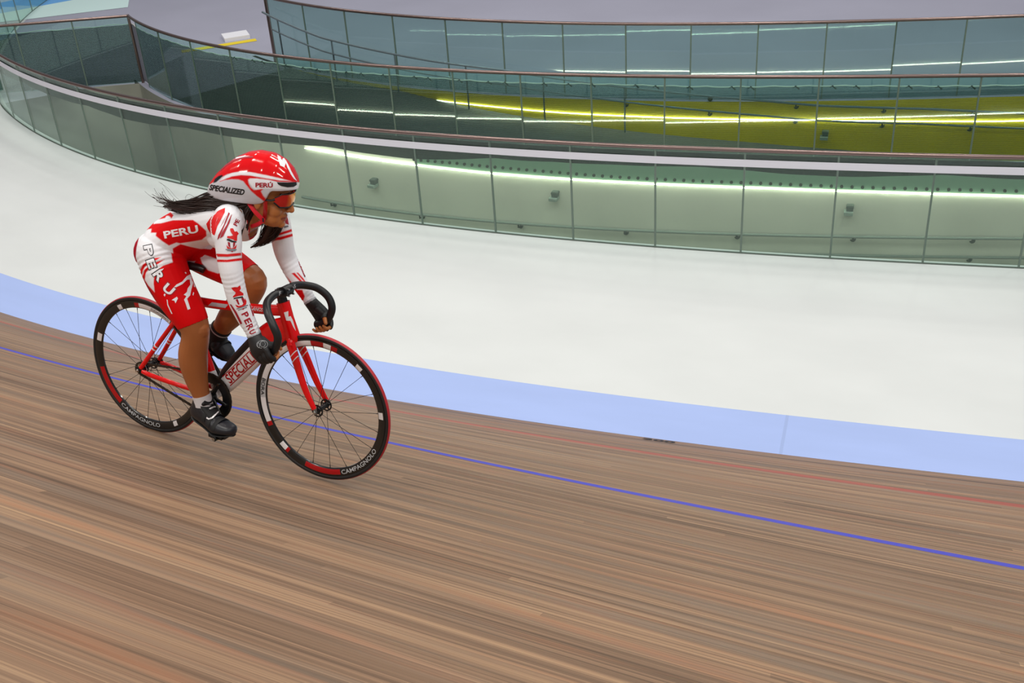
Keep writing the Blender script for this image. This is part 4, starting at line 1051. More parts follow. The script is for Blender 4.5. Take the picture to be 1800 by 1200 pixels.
# hands closed on the drops
HAND = {}
for s in (-1, 1):
    G = V(.850, s*.195, .633)
    G = np.array((Mst @ Vector(G)))
    t = V(-.90, 0, -.43); t /= np.linalg.norm(t); nn = V(-t[2], 0, t[0]); nn = nn if nn[0] < 0 else -nn
    nn = np.cross(V(0, 1, 0), t); nn = nn if nn[0] < 0 else -nn
    o = V(0, s, 0)
    Wp = np.array(RA[-1][:3] if s < 0 else LA[-1][:3])
    kn = [G+t*((i-1.5)*.0205+.004)+o*.031+nn*(.016-.003*abs(i-1)) for i in range(4)]
    km = sum(kn)/4
    up_ = np.cross(km-Wp, t); up_ /= np.linalg.norm(up_)
    pts = [Wp, Wp+(km-Wp)*.35+o*.004, Wp+(km-Wp)*.7+o*.006, km]
    S = spline([tuple(p) for p in pts], 5)
    rd = spline([(.027, .022), (.034, .020), (.040, .0175), (.041, .0125)], 5)
    mb = body
    mb.tube([p for p in S], [tuple(r) for r in rd], n=22, up=up_)
    ln = [.96, 1.0, .97, .86]
    tips = []
    for i in range(4):
        r = (.0088, .0092, .0088, .0078)[i]; l = ln[i]; c = kn[i]-o*.031-nn*(.016-.003*abs(i-1))
        q = [kn[i]+nn*.010-o*.001, kn[i], c+o*.0315*l-nn*.010, c+o*.013-nn*.029*l, c-o*.012-nn*.0265*l, c-o*.0245-nn*.010]
        S2 = spline([tuple(p) for p in q], 5); rr2 = np.interp(np.linspace(0, 1, len(S2)), [0, .35, .75, 1], [r*1.05, r, r*.94, r*.78])
        mb.tube([p for p in S2], list(rr2), n=12); mb.sphere(S2[-1], r*.8, 10); tips.append(S2)
        mb.sphere(kn[i], r*1.12, 10)
    tb = G-t*.030+nn*.030+o*.010
    q = [Wp+(tb-Wp)*.45, tb, G-t*.041+nn*.021-o*.012, G-t*.046-nn*.002-o*.026]
    S2 = spline([tuple(p) for p in q], 6); rr2 = np.linspace(.016, .0082, len(S2))
    mb.tube([p for p in S2], list(rr2), n=12); mb.sphere(S2[-1], .0085, 10)
    HAND[s] = dict(G=G, t=t, n=nn, o=o, W=Wp, km=km, tips=tips, thumb=S2, up=up_)
# head: stacked sections from chin to crown, then features
sec = [(-.114, .060, .016, .022), (-.104, .081, .031, -.002), (-.090, .0895, .043, -.022), (-.070, .090, .051, -.045), (-.045, .089, .0585, -.068), (-.015, .0885, .066, -.085), (.015, .0875, .070, -.096), (.035, .0935, .0715, -.1), (.060, .093, .071, -.098), (.085, .078, .064, -.088), (.105, .050, .046, -.062), (.117, .012, .014, -.022)]
SS = spline(sec, 4); n = 40; vs = []; fs = []
for u_, f1, w_, f0 in SS:
    for q in range(n):
        a = 2*PI*q/n; ca, sa = math.cos(a), math.sin(a)
        fx = (abs(ca)**.88)*(1 if ca > 0 else -1); fy = (abs(sa)**.88)*(1 if sa > 0 else -1)
        cx = (f1+f0)/2; rx = (f1-f0)/2
        vs.append(Hd(cx+rx*fx, w_*fy, u_))
m_ = len(SS)
for i in range(m_-1):
    for q in range(n): fs.append((i*n+q, i*n+(q+1) % n, (i+1)*n+(q+1) % n, (i+1)*n+q))
fs += [tuple(range(n-1, -1, -1)), tuple((m_-1)*n+q for q in range(n))]
body.add(vs, fs)
def hl_tube(pts, r, n=12): body.tube([Hd(*p[:3]) for p in spline(pts, 5)], [x*HS for x in spline([(v,) for v in r], 5) for x in x], n=n)
hl_tube([(.080, 0, .026), (.092, 0, .006), (.103, 0, -.014), (.110, 0, -.028)], [.010, .0095, .0105, .0115])
body.sphere(Hd(.1105, 0, -.031), np.array((.0125, .0125, .0110))*HS, 14, R=HR)
for s in (-1, 1):
    body.sphere(Hd(.099, s*.0115, -.034), np.array((.0105, .0075, .0080))*HS, 12, R=HR)
    body.sphere(Hd(.055, s*.037, -.036), np.array((.030, .025, .032))*HS, 16, R=HR)
    body.sphere(Hd(.050, s*.029, -.066), np.array((.030, .024, .034))*HS, 16, R=HR)
    hl_tube([(.092, s*.006, .036), (.091, s*.026, .041), (.078, s*.048, .036)], [.007, .0075, .006], 10)
    body.sphere(Hd(.000, s*.073, -.012), np.array((.016, .008, .030))*HS, 12, R=HR)
hl_tube([(.080, -.024, -.0655), (.089, -.011, -.0605), (.0925, 0, -.0615), (.089, .011, -.0605), (.080, .024, -.0655)], [.003, .0062, .0064, .0062, .003], 10)
hl_tube([(.080, -.022, -.0695), (.0875, -.010, -.0745), (.0900, 0, -.0750), (.0875, .010, -.0745), (.080, .022, -.0695)], [.003, .0068, .0074, .0068, .003], 10)
body.sphere(Hd(.080, 0, -.098), np.array((.016, .018, .014))*HS, 14, R=HR)
me = body.mesh('body_raw'); raw = newobj('body_raw', me)
md = raw.modifiers.new('r', 'REMESH'); md.mode = 'VOXEL'; md.voxel_size = .0031; md.use_smooth_shade = True
md = raw.modifiers.new('s', 'SMOOTH'); md.factor = .5; md.iterations = 5
dg = bpy.context.evaluated_depsgraph_get()
bme = bpy.data.meshes.new_from_object(raw.evaluated_get(dg)); bpy.data.objects.remove(raw)
bme.name = 'body'
nv = len(bme.vertices)
def mesh_arrays(me):
    v = np.empty(len(me.vertices)*3); me.vertices.foreach_get('co', v); v = v.reshape(-1, 3)
    nr = np.empty(len(me.vertices)*3); me.vertices.foreach_get('normal', nr); return v, nr.reshape(-1, 3)
BV, BN = mesh_arrays(bme)

# ---- which limb every point belongs to
def segd(P, pts):
    best = np.full(len(P), 9.); 
    Q = spline([tuple(p)[:4] for p in pts], 4)
    for a, b in zip(Q[:-1], Q[1:]):
        d = b[:3]-a[:3]; L2 = d@d+1e-12; tt_ = np.clip(((P-a[:3])@d)/L2, 0, 1)
        r = a[3]+(b[3]-a[3])*tt_
        best = np.minimum(best, np.linalg.norm(P-a[:3]-tt_[:, None]*d, axis=1)-r)
    return best
handpts = lambda s: [(*HAND[s]['W'], .03), (*HAND[s]['km'], .045), (*HAND[s]['G'], .05)]
parts = ['trunk', 'Rarm', 'Larm', 'Rleg', 'Lleg', 'Rhand', 'Lhand', 'head']
Dm = np.stack([segd(BV, [(.135, 0, .905, .12), (.20, 0, .962, .14), (.40, 0, 1.07, .118), (.585, 0, 1.13, .125), (.66, 0, 1.15, .09)]),
               segd(BV, RA), segd(BV, LA), segd(BV, RL), segd(BV, LL), segd(BV, handpts(-1)), segd(BV, handpts(1)),
               segd(BV, [(.735, -.003, 1.205, .058), (*HC, .105), (*Hd(0, 0, .03), .11)])])
LAB = Dm.argmin(0)
# arm points near the shoulder belong to the sleeve, hip points to the shorts
LAB[(LAB == 0) & (BV[:, 1] < -.135) & (BV[:, 0] > .60)] = 1
LAB[(LAB == 0) & (BV[:, 1] > .135) & (BV[:, 0] > .60)] = 2
hipR = (BV[:, 1] < -.02) & ((BV-V(.30, 0, .955))@V(.55, 0, .83) < 0) & np.isin(LAB, (0, 3)); LAB[hipR] = 3
hipL = (BV[:, 1] > .02) & ((BV-V(.30, 0, .955))@V(.55, 0, .83) < 0) & np.isin(LAB, (0, 4)); LAB[hipL] = 4

# ---- prints
INK = dict(red=(222, 4, 12), white=(242, 242, 248), dark_red=(168, 4, 34), black=(20, 20, 22), grey=(120, 120, 128), skin=(150, 92, 56))
def basis(o):
    w_ = CAMB-np.array(o); w_ /= np.linalg.norm(w_); e1 = np.cross(V(0, 0, 1), w_); e1 /= np.linalg.norm(e1); return e1, np.cross(w_, e1), w_
def inpoly(X, Y, poly):
    c = np.zeros(len(X), bool); n = len(poly)
    for i in range(n):
        x1, y1 = poly[i]; x2, y2 = poly[(i+1) % n]
        if y1 == y2: continue
        k = ((y1 > Y) != (y2 > Y)) & (X < (x2-x1)*(Y-y1)/(y2-y1)+x1); c ^= k
    return c
def cover(X, Y, poly, soft=.0034):
    d = np.full(len(X), 9.); n = len(poly)
    for i in range(n):
        a = np.array(poly[i]); b = np.array(poly[(i+1) % n]); e = b-a; L2 = e@e+1e-15
        t = np.clip(((X-a[0])*e[0]+(Y-a[1])*e[1])/L2, 0, 1); d = np.minimum(d, np.hypot(X-a[0]-t*e[0], Y-a[1]-t*e[1]))
    return np.clip(.5+np.where(inpoly(X, Y, poly), d, -d)/soft, 0, 1)
FIELD = {'torso': (0, 1, 2, 3, 4, 5, 6), 'Rarm': (15, 16), 'Rfore': (), 'Larm': (0, 1, 5, 6, 7, 9), 'Rleg': (0, 1, 2, 10), 'Lleg': (0,), 'helmet': (0, 1, 2, 6, 7)}

def paint(cols, P, Nn, mask, part, key=None, thr=.05):
    o = PRINT_O[part]; e1, e2, w_ = basis(o); Q = P-np.array(o); X, Y = Q@e1, Q@e2
    ok = mask & (Nn@w_ > thr)
    for i_, (col, poly) in enumerate(PRINTS[part]):
        if i_ not in FIELD[part] and not key: continue
        a = cover(X, Y, poly)[:, None]; a[~ok] = 0; cols[:] = cols*(1-a)+np.array(lin(*INK[col])[:3])*a
def set_colors(me, cols):
    at_ = me.color_attributes.new(name='print', type='FLOAT_COLOR', domain='POINT')
    at_.data.foreach_set('color', np.c_[cols, np.ones(len(cols))].astype(np.float32).ravel())

# ---- skin of the body: tint of lips, brows and knuckles
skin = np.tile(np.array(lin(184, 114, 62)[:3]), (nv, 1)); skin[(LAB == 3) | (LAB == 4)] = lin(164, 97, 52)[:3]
H_ = (BV-HC)@HR/HS
lips = (LAB == 7) & (H_[:, 0] > .080) & (abs(H_[:, 1]) < .025) & (abs(H_[:, 2]+.0675) < .0115-.00018*(abs(H_[:, 1])*1000)) 
skin[lips] = lin(160, 84, 60)[:3]
mouth = lips & (abs(H_[:, 2]+.0678) < .0016); skin[mouth] = lin(92, 44, 36)[:3]
nost = (LAB == 7) & (abs(H_[:, 2]+.041) < .003) & (H_[:, 0] > .098) & (abs(abs(H_[:, 1])-.008) < .0035); skin[nost] = lin(84, 44, 30)[:3]
brow = (LAB == 7) & (H_[:, 0] > .070) & (abs(H_[:, 2]-(.040-abs(abs(H_[:, 1])-.028)*.25)) < .0042) & (abs(abs(H_[:, 1])-.030) < .020); skin[brow] = lin(40, 26, 20)[:3]
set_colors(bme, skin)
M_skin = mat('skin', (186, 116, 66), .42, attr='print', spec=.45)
M_skin.node_tree.nodes['Principled BSDF'].inputs['Subsurface Weight'].default_value = .06
M_skin.node_tree.nodes['Principled BSDF'].inputs['Subsurface Radius'].default_value = (.02, .008, .004)
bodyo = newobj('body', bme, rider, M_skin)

# ---- clothing follows the body: faces of a region, lifted off the skin
FV = np.empty(len(bme.loops), int); bme.loops.foreach_get('vertex_index', FV)
LS = np.empty(len(bme.polygons), int); bme.polygons.foreach_get('loop_start', LS); LT = np.empty(len(bme.polygons), int); bme.polygons.foreach_get('loop_total', LT)
def shell(name, keep, off, mats, cols=None, parent=rider, smooth_edge=True):
    faces = [FV[s:s+t] for s, t in zip(LS, LT)]
    fk = [f for f in faces if keep[f].all()]
    used = np.unique(np.concatenate(fk)); idx = -np.ones(nv, int); idx[used] = np.arange(len(used))
    P = BV[used]+BN[used]*(off if np.isscalar(off) else off[used][:, None])
    m = bpy.data.meshes.new(name); m.from_pydata([tuple(p) for p in P], [], [tuple(int(i) for i in idx[f]) for f in fk])
    m.polygons.foreach_set('use_smooth', [True]*len(fk))
    if cols is not None: set_colors(m, cols[used])
    ob = newobj(name, m, parent, mats)
    md = ob.modifiers.new('thickness', 'SOLIDIFY'); md.thickness = .0012; md.offset = -1
    return ob
def plane_side(p, nrm): return (BV-np.array(p))@np.array(nrm)
rn = np.cross(V(.489, -.12, .694)-V(.331, -.12, .621), V(.461, -.175, .679)-V(.331, -.12, .621)); rn /= np.linalg.norm(rn); rn = rn if rn[2] > 0 else -rn
rh = plane_side((.331, -.12, .621), V(-.35, .0, .93)) > 0.0
rh = plane_side((.41, -.12, .657), V(-.42, .0, .907)) > 0
lh = (plane_side((.530, .115, .830), V(-.88, 0, .47)) > 0) & (BV[:, 2] > .735)
wrR = ((BV-HAND[-1]['W'])@((np.array(RA[-3][:3])-HAND[-1]['W'])/np.linalg.norm(np.array(RA[-3][:3])-HAND[-1]['W']))) > -.006
wrL = ((BV-HAND[1]['W'])@((np.array(LA[-3][:3])-HAND[1]['W'])/np.linalg.norm(np.array(LA[-3][:3])-HAND[1]['W']))) > -.006
wrR2 = ((BV-HAND[-1]['W'])@((np.array(RA[-3][:3])-HAND[-1]['W'])/np.linalg.norm(np.array(RA[-3][:3])-HAND[-1]['W']))) > -.022
wrL2 = ((BV-HAND[1]['W'])@((np.array(LA[-3][:3])-HAND[1]['W'])/np.linalg.norm(np.array(LA[-3][:3])-HAND[1]['W']))) > -.022
nearR = np.linalg.norm(BV-HAND[-1]['W'], axis=1) < .06; nearL = np.linalg.norm(BV-HAND[1]['W'], axis=1) < .06
keep = (LAB == 0) | (np.isin(LAB, (1, 5)) & wrR2 & ((LAB == 1) | nearR)) | (np.isin(LAB, (2, 6)) & wrL2 & ((LAB == 2) | nearL)) | ((LAB == 3) & rh) | ((LAB == 4) & lh)
keep &= ~(((BV-V(.708, 0, 1.165))@V(.80, 0, .60) > 0) & (abs(BV[:, 1]) < .10))
o_ = PRINT_O['torso']; e1, e2, w_ = basis(o_); Q = BV-np.array(o_)
vneck = [PRINTS['torso'][5][1][i] for i in (0, 1, 2, 3, 4, 5)]
neck_skin = np.isin(LAB, (0, 7)) & (BN@w_ > .0) & inpoly(Q@e1, Q@e2, vneck) & (BV[:, 0] > .60)
keep &= ~neck_skin
cols = np.tile(np.array(lin(*INK['white'])[:3]), (nv, 1))
RED = np.array(lin(*INK['red'])[:3])
cols[(LAB == 3) | (LAB == 4)] = RED
back = (LAB == 0) & (BN@V(-.45, 0, .9) > .55) & (BV[:, 1] > .02); cols[back & (BV[:, 0] > .15)] = RED
paint(cols, BV, BN, np.isin(LAB, (0, 3, 4)) & (BV[:, 2] > .80), 'torso')
cols[(LAB == 4)] = RED
paint(cols, BV, BN, LAB == 3, 'Rleg', thr=.02)
paint(cols, BV, BN, LAB == 4, 'Lleg')
paint(cols, BV, BN, (LAB == 1), 'Rarm', thr=-.1)
paint(cols, BV, BN, (LAB == 1), 'Rfore', thr=.0)
paint(cols, BV, BN, LAB == 2, 'Larm', thr=-.1)
M_suit = mat('skinsuit_fabric', (220, 220, 226), .55, attr='print', spec=.12)
M_suit.node_tree.nodes['Principled BSDF'].inputs['Sheen Weight'].default_value = .0
# fine wrinkles at elbow, wrist and hip creases
off = np.full(nv, .0022)
def wr(mask, c, ax, lam, amp, wid):
    s_ = (BV-np.array(c))@(np.array(ax)/np.linalg.norm(ax)); return mask*np.exp(-(s_/wid)**2)*amp*np.sin(2*PI*s_/lam+3*BV[:, 1]*20)
off += wr(LAB == 1, (.722, -.213, .925), (.1, 0, -1), .019, .0006, .04)+wr(LAB == 1, (.79, -.2, .73), (.5, 0, -.8), .015, .0009, .025)
off += wr(LAB == 2, (.68, .21, .86), (.5, 0, -.9), .020, .0006, .03)+wr(LAB == 2, (.77, .2, .735), (.6, 0, -.7), .015, .0009, .025)
off += wr((LAB == 3), (.27, -.12, .93), (-.45, 0, .9), .022, .0016, .04)
suit = shell('skinsuit', keep, off, M_suit, cols)
suit_b = BVHTree.FromPolygons([tuple(v.co) for v in suit.data.vertices], [tuple(p.vertices) for p in suit.data.polygons])

# ---- lettering on the kit
M_ink = {k: mat('ink_'+k, v, .5) for k, v in INK.items()}
def mark(key, txt, ink, h, target=suit_b, parent=suit, outline=None, rot=0, bold=0., xs=1., shear=0., off=.0015):
    part, pts = MARKS[key]; o = np.array(PRINT_O[part]); e1, e2, w_ = basis(o)
    c = o+e1*pts[0][0]+e2*pts[0][1]; a = o+e1*pts[1][0]+e2*pts[1][1]; b = o+e1*pts[2][0]+e2*pts[2][1]
    return c, (b-a)/np.linalg.norm(b-a), w_, np.linalg.norm(b-a)
def put(key, txt, ink, h, rdir=None, bold=0., width=None, shear=0., target=None, parent=None, off=.0012, flip=False, name='lettering'):
    c, r, w_, wd = mark(key, txt, ink, h)
    if rdir is not None:
        o = np.array(PRINT_O[MARKS[key][0]]); e1, e2, _ = basis(o); r = e1*math.cos(rdir)+e2*math.sin(rdir)
    u_ = np.cross(w_, r); bm = text_mesh(txt, 1., shear=shear, bold=bold)
    xs = [v.co.x for v in bm.verts]; ys = [v.co.y for v in bm.verts]; xm, ym = (max(xs)+min(xs))/2, (max(ys)+min(ys))/2
    sy = h/(max(ys)-min(ys)); sx = (width or wd)/(max(xs)-min(xs))
    for v in bm.verts: v.co.x = (v.co.x-xm)*sx; v.co.y = (v.co.y-ym)*sy
    return decal(name, bm, projector(target or suit_b, c, r, u_, -w_, off, .16), M_ink[ink], parent or suit, l=.006)
D2R = math.radians
def motif(part, target, parent, skip=(), name='printed_motif', base=.0010, l=.006):
    o = PRINT_O[part]; e1, e2, w_ = basis(o); pj = projector(target, o, e1, e2, -w_, 0., .2)
    big = bmesh.new(); keys = []
    for i_, (col, poly) in enumerate(PRINTS[part]):
        if i_ in FIELD[part] or i_ in skip: continue
        bm = poly_bm([poly]); refine(bm, l)
        bad = []
        for v in bm.verts:
            q = pj(v.co.x, v.co.y)
            if q is None: bad.append(v); continue
            v.co = Vector([float(t) for t in q+w_*(base+.00012*i_)])
        if bad: bmesh.ops.delete(bm, geom=bad, context='VERTS')
        if col not in keys: keys.append(col)
        mi_ = keys.index(col)
        for f_ in bm.faces: f_.material_index = mi_; f_.smooth = True
        tmp = bpy.data.meshes.new('t'); bm.to_mesh(tmp); bm.free(); big.from_mesh(tmp); bpy.data.meshes.remove(tmp)
    me = bpy.data.meshes.new(name); big.to_mesh(me); big.free()
    return newobj(name, me, parent, [M_ink[c] for c in keys])
for part in ('Rarm', 'Rfore', 'Larm', 'Rleg'): motif(part, suit_b, suit)
for k_, ch, ang, h_, w2 in (('thigh_P', 'P', -83, .036, .044), ('thigh_E', 'E', -76, .036, .040), ('thigh_R', 'R', -60, .040, .044), ('thigh_U', 'U', -45, .042, .044)):
    put(k_, ch, 'black' if ch != 'U' else 'dark_red', h_*1.06, D2R(ang), .075, w2*1.14, off=.0009)
    put(k_, ch, 'white', h_*.90, D2R(ang), .035, w2*.96, off=.0016)
put('side_PERU', 'PERU', 'white', .030, None, .03)
put('fore_P', 'P', 'dark_red', .026, D2R(-66), .03, .020); put('fore_E', 'E', 'dark_red', .026, D2R(-66), .03, .020)
put('fore_R', 'R', 'dark_red', .026, D2R(-66), .03, .020); put('fore_U', 'U', 'dark_red', .024, D2R(-66), .03, .016)
put('arm_PE', 'PE', 'dark_red', .016, None, .03, .028)

# ---- gloves
M_glove = mat('black_glove', (22, 22, 25), .55)
M_cuff = mat('grey_cuff', (168, 170, 176), .6)
for s, lb, wr_ in ((-1, 5, wrR), (1, 6, wrL)):
    h = HAND[s]
    tipd = np.full(nv, 9.)
    for S2 in h['tips']: 
        for p in S2[17:]: tipd = np.minimum(tipd, np.linalg.norm(BV-p, axis=1))
    for p in h['thumb'][14:]: tipd = np.minimum(tipd, np.linalg.norm(BV-p, axis=1))
    near = (np.linalg.norm(BV-h['G'], axis=1) < .085) | (np.linalg.norm(BV-h['W'], axis=1) < .05)
    arm = RA if s < 0 else LA
    ad = (np.array(arm[-3][:3])-h['W']); ad /= np.linalg.norm(ad)
    k = near & np.isin(LAB, (lb, 1 if s < 0 else 2)) & ((BV-h['W'])@ad < .004) & (tipd > .0105)
    g = shell('glove', k, .0040, M_glove)
    kc = near & np.isin(LAB, (lb, 1 if s < 0 else 2)) & (abs((BV-h['W'])@ad-.004) < .006)
    shell('glove_cuff', kc, .0046, M_cuff, parent=g)
    if s < 0: gl = g
gb = BVHTree.FromPolygons([tuple(v.co) for v in gl.data.vertices], [tuple(p.vertices) for p in gl.data.polygons])
c, r, w_, wd = mark('glove_logo', '', '', 0)
u_ = np.cross(w_, r); pj = projector(gb, c, r, u_, -w_, .0012, .12)
bm = bmesh.new()
def ring(cx, cy, rx, ry, th=.0011, a0=0, a1=2*PI, n=28):
    for i in range(n):
        q = []
        for a, k in ((a0+(a1-a0)*i/n, 1), (a0+(a1-a0)*(i+1)/n, 1), (a0+(a1-a0)*(i+1)/n, -1), (a0+(a1-a0)*i/n, -1)):
            q.append(bm.verts.new((cx+(rx+k*th/2)*math.cos(a), cy+(ry+k*th/2)*math.sin(a), 0)))
        bm.faces.new(q)
ring(.004, .001, .0095, .0115); ring(.002, .0, .0215, .0150, a0=.5, a1=4.6); ring(.006, .0, .0165, .0148, a0=-1.6, a1=1.8); ring(-.012, -.002, .004, .010)
bmesh.ops.triangulate(bm, faces=bm.faces)
decal('glove_emblem', bm, pj, M_grey, gl)

# ---- shoes and socks
M_shoe = mat('black_shoe_leather', (26, 28, 36), .38)
M_sole = mat('black_sole', (14, 14, 15), .5)
M_sock = mat('white_sock', (214, 210, 214), .75)
M_socb = mat('black_overshoe', (18, 18, 20), .7)
def shoe(side, heel, ball, toe, ankle, up, dark=False):
    """upper lofted along the foot; heel / ball / toe are the bottom centre line"""
    root = empty('shoe', None, None, (0, 0, 0), rider)
    f = (toe-heel)/np.linalg.norm(toe-heel); lat = V(0, 1, 0); lat = lat-f*(lat@f); lat /= np.linalg.norm(lat); upv = np.cross(f, lat); upv = upv if upv[2] > 0 else -upv
    L = np.linalg.norm(toe-heel)
    def base(t):
        return np.array([np.interp(t, [0, .62, 1], [heel[i], ball[i], toe[i]]) for i in range(3)])
    rows = []; n = 26
    prof = [(.0, .020, .056), (.03, .030, .078), (.10, .0365, .094), (.22, .039, .104), (.34, .040, .100), (.46, .042, .086), (.60, .046, .070), (.74, .0465, .056), (.87, .040, .045), (.95, .030, .036), (.99, .015, .022)]
    for t, w, h in [tuple(x) for x in spline(prof, 3)]:
        b = base(t); row = []
        for q in range(n):
            a = 2*PI*q/n; cx, sy = math.cos(a), math.sin(a)
            x = (abs(cx)**.75)*np.sign(cx)*w; z = h/2+(abs(sy)**.75)*np.sign(sy)*h/2
            row.append(b+lat*x*(1-.25*max(0, (z/h-.5)))+upv*z)
        rows.append(row)
    mb = MB(); vs = [p for r in rows for p in r]; m = len(rows)
    fs = [(i*n+q, i*n+(q+1) % n, (i+1)*n+(q+1) % n, (i+1)*n+q) for i in range(m-1) for q in range(n)]
    fs += [tuple(range(n-1, -1, -1)), tuple((m-1)*n+q for q in range(n))]
    mb.add(vs, fs); up_o = mb.obj('upper', M_shoe, root)
    mb = MB()
    # collar round the ankle
    ca = base(.16)+upv*.070
    mb.tube([ca-upv*.01, ca+(ankle-ca)*.5, ca+(ankle-ca)*.85], [(.036, .041), (.0375, .042), (.037, .041)], n=24, up=f)
    mb.obj('collar', M_shoe, root)
    mb = MB(); S = [base(t)-upv*.003 for t in np.linspace(.01, .985, 16)]; wv = np.interp(np.linspace(.01, .985, 16), [0, .1, .3, .45, .66, .85, 1], [.018, .031, .031, .033, .043, .038, .010])
    mb.tube(S, [(w, .0065) for w in wv], n=16, up=upv); mb.box(base(.62)-upv*.014, (.05, .045, .014), R=np.stack([f, lat, upv], 1)); mb.obj('sole', M_sole, root)
    mb = MB(); q0 = base(.52)+upv*.070; q1 = base(.30)+upv*.096; q2 = ankle+f*.034+upv*.012
    mb.tube(spline([q0, q1, q2], 6), [(.034, .014)]*13, n=16, up=upv); mb.obj('tongue', M_socb, root)
    for t, hh in ((.42, .094), (.55, .078), (.68, .065)):
        b = base(t); mb = MB(); w = np.interp(t, [.34, .6, .74], [.040, .046, .0465])
        pts = [b+lat*w*1.03*math.cos(a)*(1-.12*math.sin(a))+upv*(hh*.5+hh*.54*math.sin(a))+f*.004*math.cos(a) for a in np.linspace(-.1, PI+.1, 15)]
        mb.tube(pts, [(.011, .0016)]*15, n=8, up=f) if False else mb.tube(pts, [(.0016, .010)]*15, n=8, up=f)
        mb.obj('strap', M_socb, root)
    return root, up_o, base, f, lat, upv
sr, sru, base, f_, l_, u_ = shoe(-1, V(.352, -.114, .212), V(.492, -.124, .163), V(.590, -.129, .176), V(.416, -.115, .296), None)
sb = bvh_of(*[o for o in sr.children])
c, r, w_, wd = mark('shoe_v', '', '', 0); uu = np.cross(w_, r)
decal('shoe_emblem', poly_bm([[(-.030, .0), (-.022, -.009), (-.004, -.009), (.028, .010), (.028, .016), (-.006, -.002), (-.020, -.002), (-.026, .004)]]), projector(sb, c, r, uu, -w_, .0012, .1), M_whitep, sru, l=.006)
c, r, w_, wd = mark('shoe_bar', '', '', 0); uu = np.cross(w_, r)
decal('shoe_emblem', poly_bm([[(-.020, -.005), (.018, -.002), (.018, .004), (-.020, .002)]]), projector(sb, c, r, uu, -w_, .0012, .1), M_whitep, sru, l=.006)
shoe(1, V(.232, .112, .466), V(.318, .119, .426), V(.388, .123, .390), V(.312, .115, .500), None)
mb = MB(); mb.tube([V(.417, -.115, .275), V(.4145, -.1155, .302), V(.410, -.116, .320)], [(.0405, .0405), (.0400, .0400), (.0405, .0405)], n=24); mb.obj('sock', M_sock, rider)
mb = MB(); mb.tube([V(.290, .115, .460), V(.304, .115, .478), V(.320, .115, .506), V(.352, .115, .548)], [.044, .043, .0415, .048], n=24); mb.obj('overshoe_cuff', M_socb, rider)
mb = MB(); mb.tube([V(.341, .115, .535), V(.345, .115, .540)], [.0475, .0480], n=24); mb.obj('overshoe_stripe', M_grey, rider)

# ---- eyes and glasses
M_eye = mat('eye_white', (222, 218, 210), .2); M_iris = mat('eye_iris', (38, 24, 18), .15)
for s in (-1, 1):
    mb = MB(); mb.sphere(Hd(.0735, s*.031, .008), .0125*HS, 16); e = mb.obj('eye', M_eye, rider)
    mb = MB(); mb.sphere(Hd(.0825, s*.031, .006), .0058*HS, 12); mb.obj('iris', M_iris, e)
gls = empty('sunglasses', None, None, (0, 0, 0), rider)
def lensp(a, v, g=0.):
    fx = .020+(.094+g)*math.cos(a)**.8 if math.cos(a) > 0 else .02; ly = (.083+g)*math.sin(a)
    return Hd(fx-.004*v*v, ly*.95, .015+v*.027)
NA, NVv = 33, 9; al_ = np.linspace(-1.2, 1.2, NA); vs = []; cl = []
for g in (0, -.0025):
    for a in al_:
        top = 1.0-.1*abs(a); bot = -1+.55*max(0, 1-abs(a)/.28)-.08*(1-abs(a)); sh = 1-.62*max(0, (abs(a)-.88)/.32)
        for v in np.linspace(bot*sh, top*sh, NVv):
            vs.append(lensp(a, v, g)); t = max(0, 1-abs(a+.01)/.58)
            cl.append(np.array(lin(196, 14, 14)[:3])*(1-t)+np.array(lin(255, 176, 14)[:3])*t if True else 0)
fs = []; K = NA*NVv
for i in range(NA-1):
    for j in range(NVv-1):
        q = (i*NVv+j, (i+1)*NVv+j, (i+1)*NVv+j+1, i*NVv+j+1); fs += [q, tuple(K+x for x in q[::-1])]
me = bpy.data.meshes.new('lens'); me.from_pydata([tuple(p) for p in vs], [], fs); me.polygons.foreach_set('use_smooth', [True]*len(fs)); set_colors(me, np.array(cl))
M_lensr = mat('red_mirror_lens', (210, 30, 10), .16, metal=.35, attr='print', coat=.5)
newobj('lens', me, gls, M_lensr)
mb = MB()
pt = [lensp(a, (1.0-.1*abs(a))*(1-.62*max(0, (abs(a)-.88)/.32)), .0005) for a in al_]; mb.tube(pt, .0022, n=8)
pb = [lensp(a, (-1+.55*max(0, 1-abs(a)/.28)-.08*(1-abs(a)))*(1-.62*max(0, (abs(a)-.88)/.32)), .0005) for a in al_]; mb.tube(pb, .0030, n=8)
for s in (-1, 1): mb.tube(spline([lensp(s*1.18, .1), Hd(.045, s*.078, .010), Hd(.0, s*.081, .008)], 5), (.0045), n=8)
mb.obj('glasses_frame', M_black, gls)

# ---- helmet: long-tailed shell over brow, crown and ears
FT = ([-.216, -.208, -.19, -.165, -.13, -.09, -.05, -.0, .045, .08, .104, .117, .1215], )
def hprof(f):
    top = np.interp(f, [-.216, -.208, -.19, -.165, -.13, -.09, -.05, -.0, .045, .08, .104, .117, .1215], [-.020, .008, .042, .078, .116, .146, .162, .166, .155, .133, .106, .084, .068])
    w = np.interp(f, [-.216, -.208, -.19, -.165, -.13, -.09, -.05, -.0, .045, .08, .104, .117, .1215], [.030, .048, .066, .080, .091, .0975, .101, .101, .094, .076, .052, .028, .006])
    rim = np.interp(f, [-.216, -.19, -.14, -.09, -.045, -.01, .018, .034, .042, .050, .085, .1215], [-.044, -.049, -.045, -.036, -.028, -.022, -.010, .010, .040, .051, .056, .060])
    eq = max(rim+.006, np.interp(f, [-.216, -.19, -.1, 0, .12], [-.036, -.020, .020, .050, .064]))
    return top, w, rim, eq
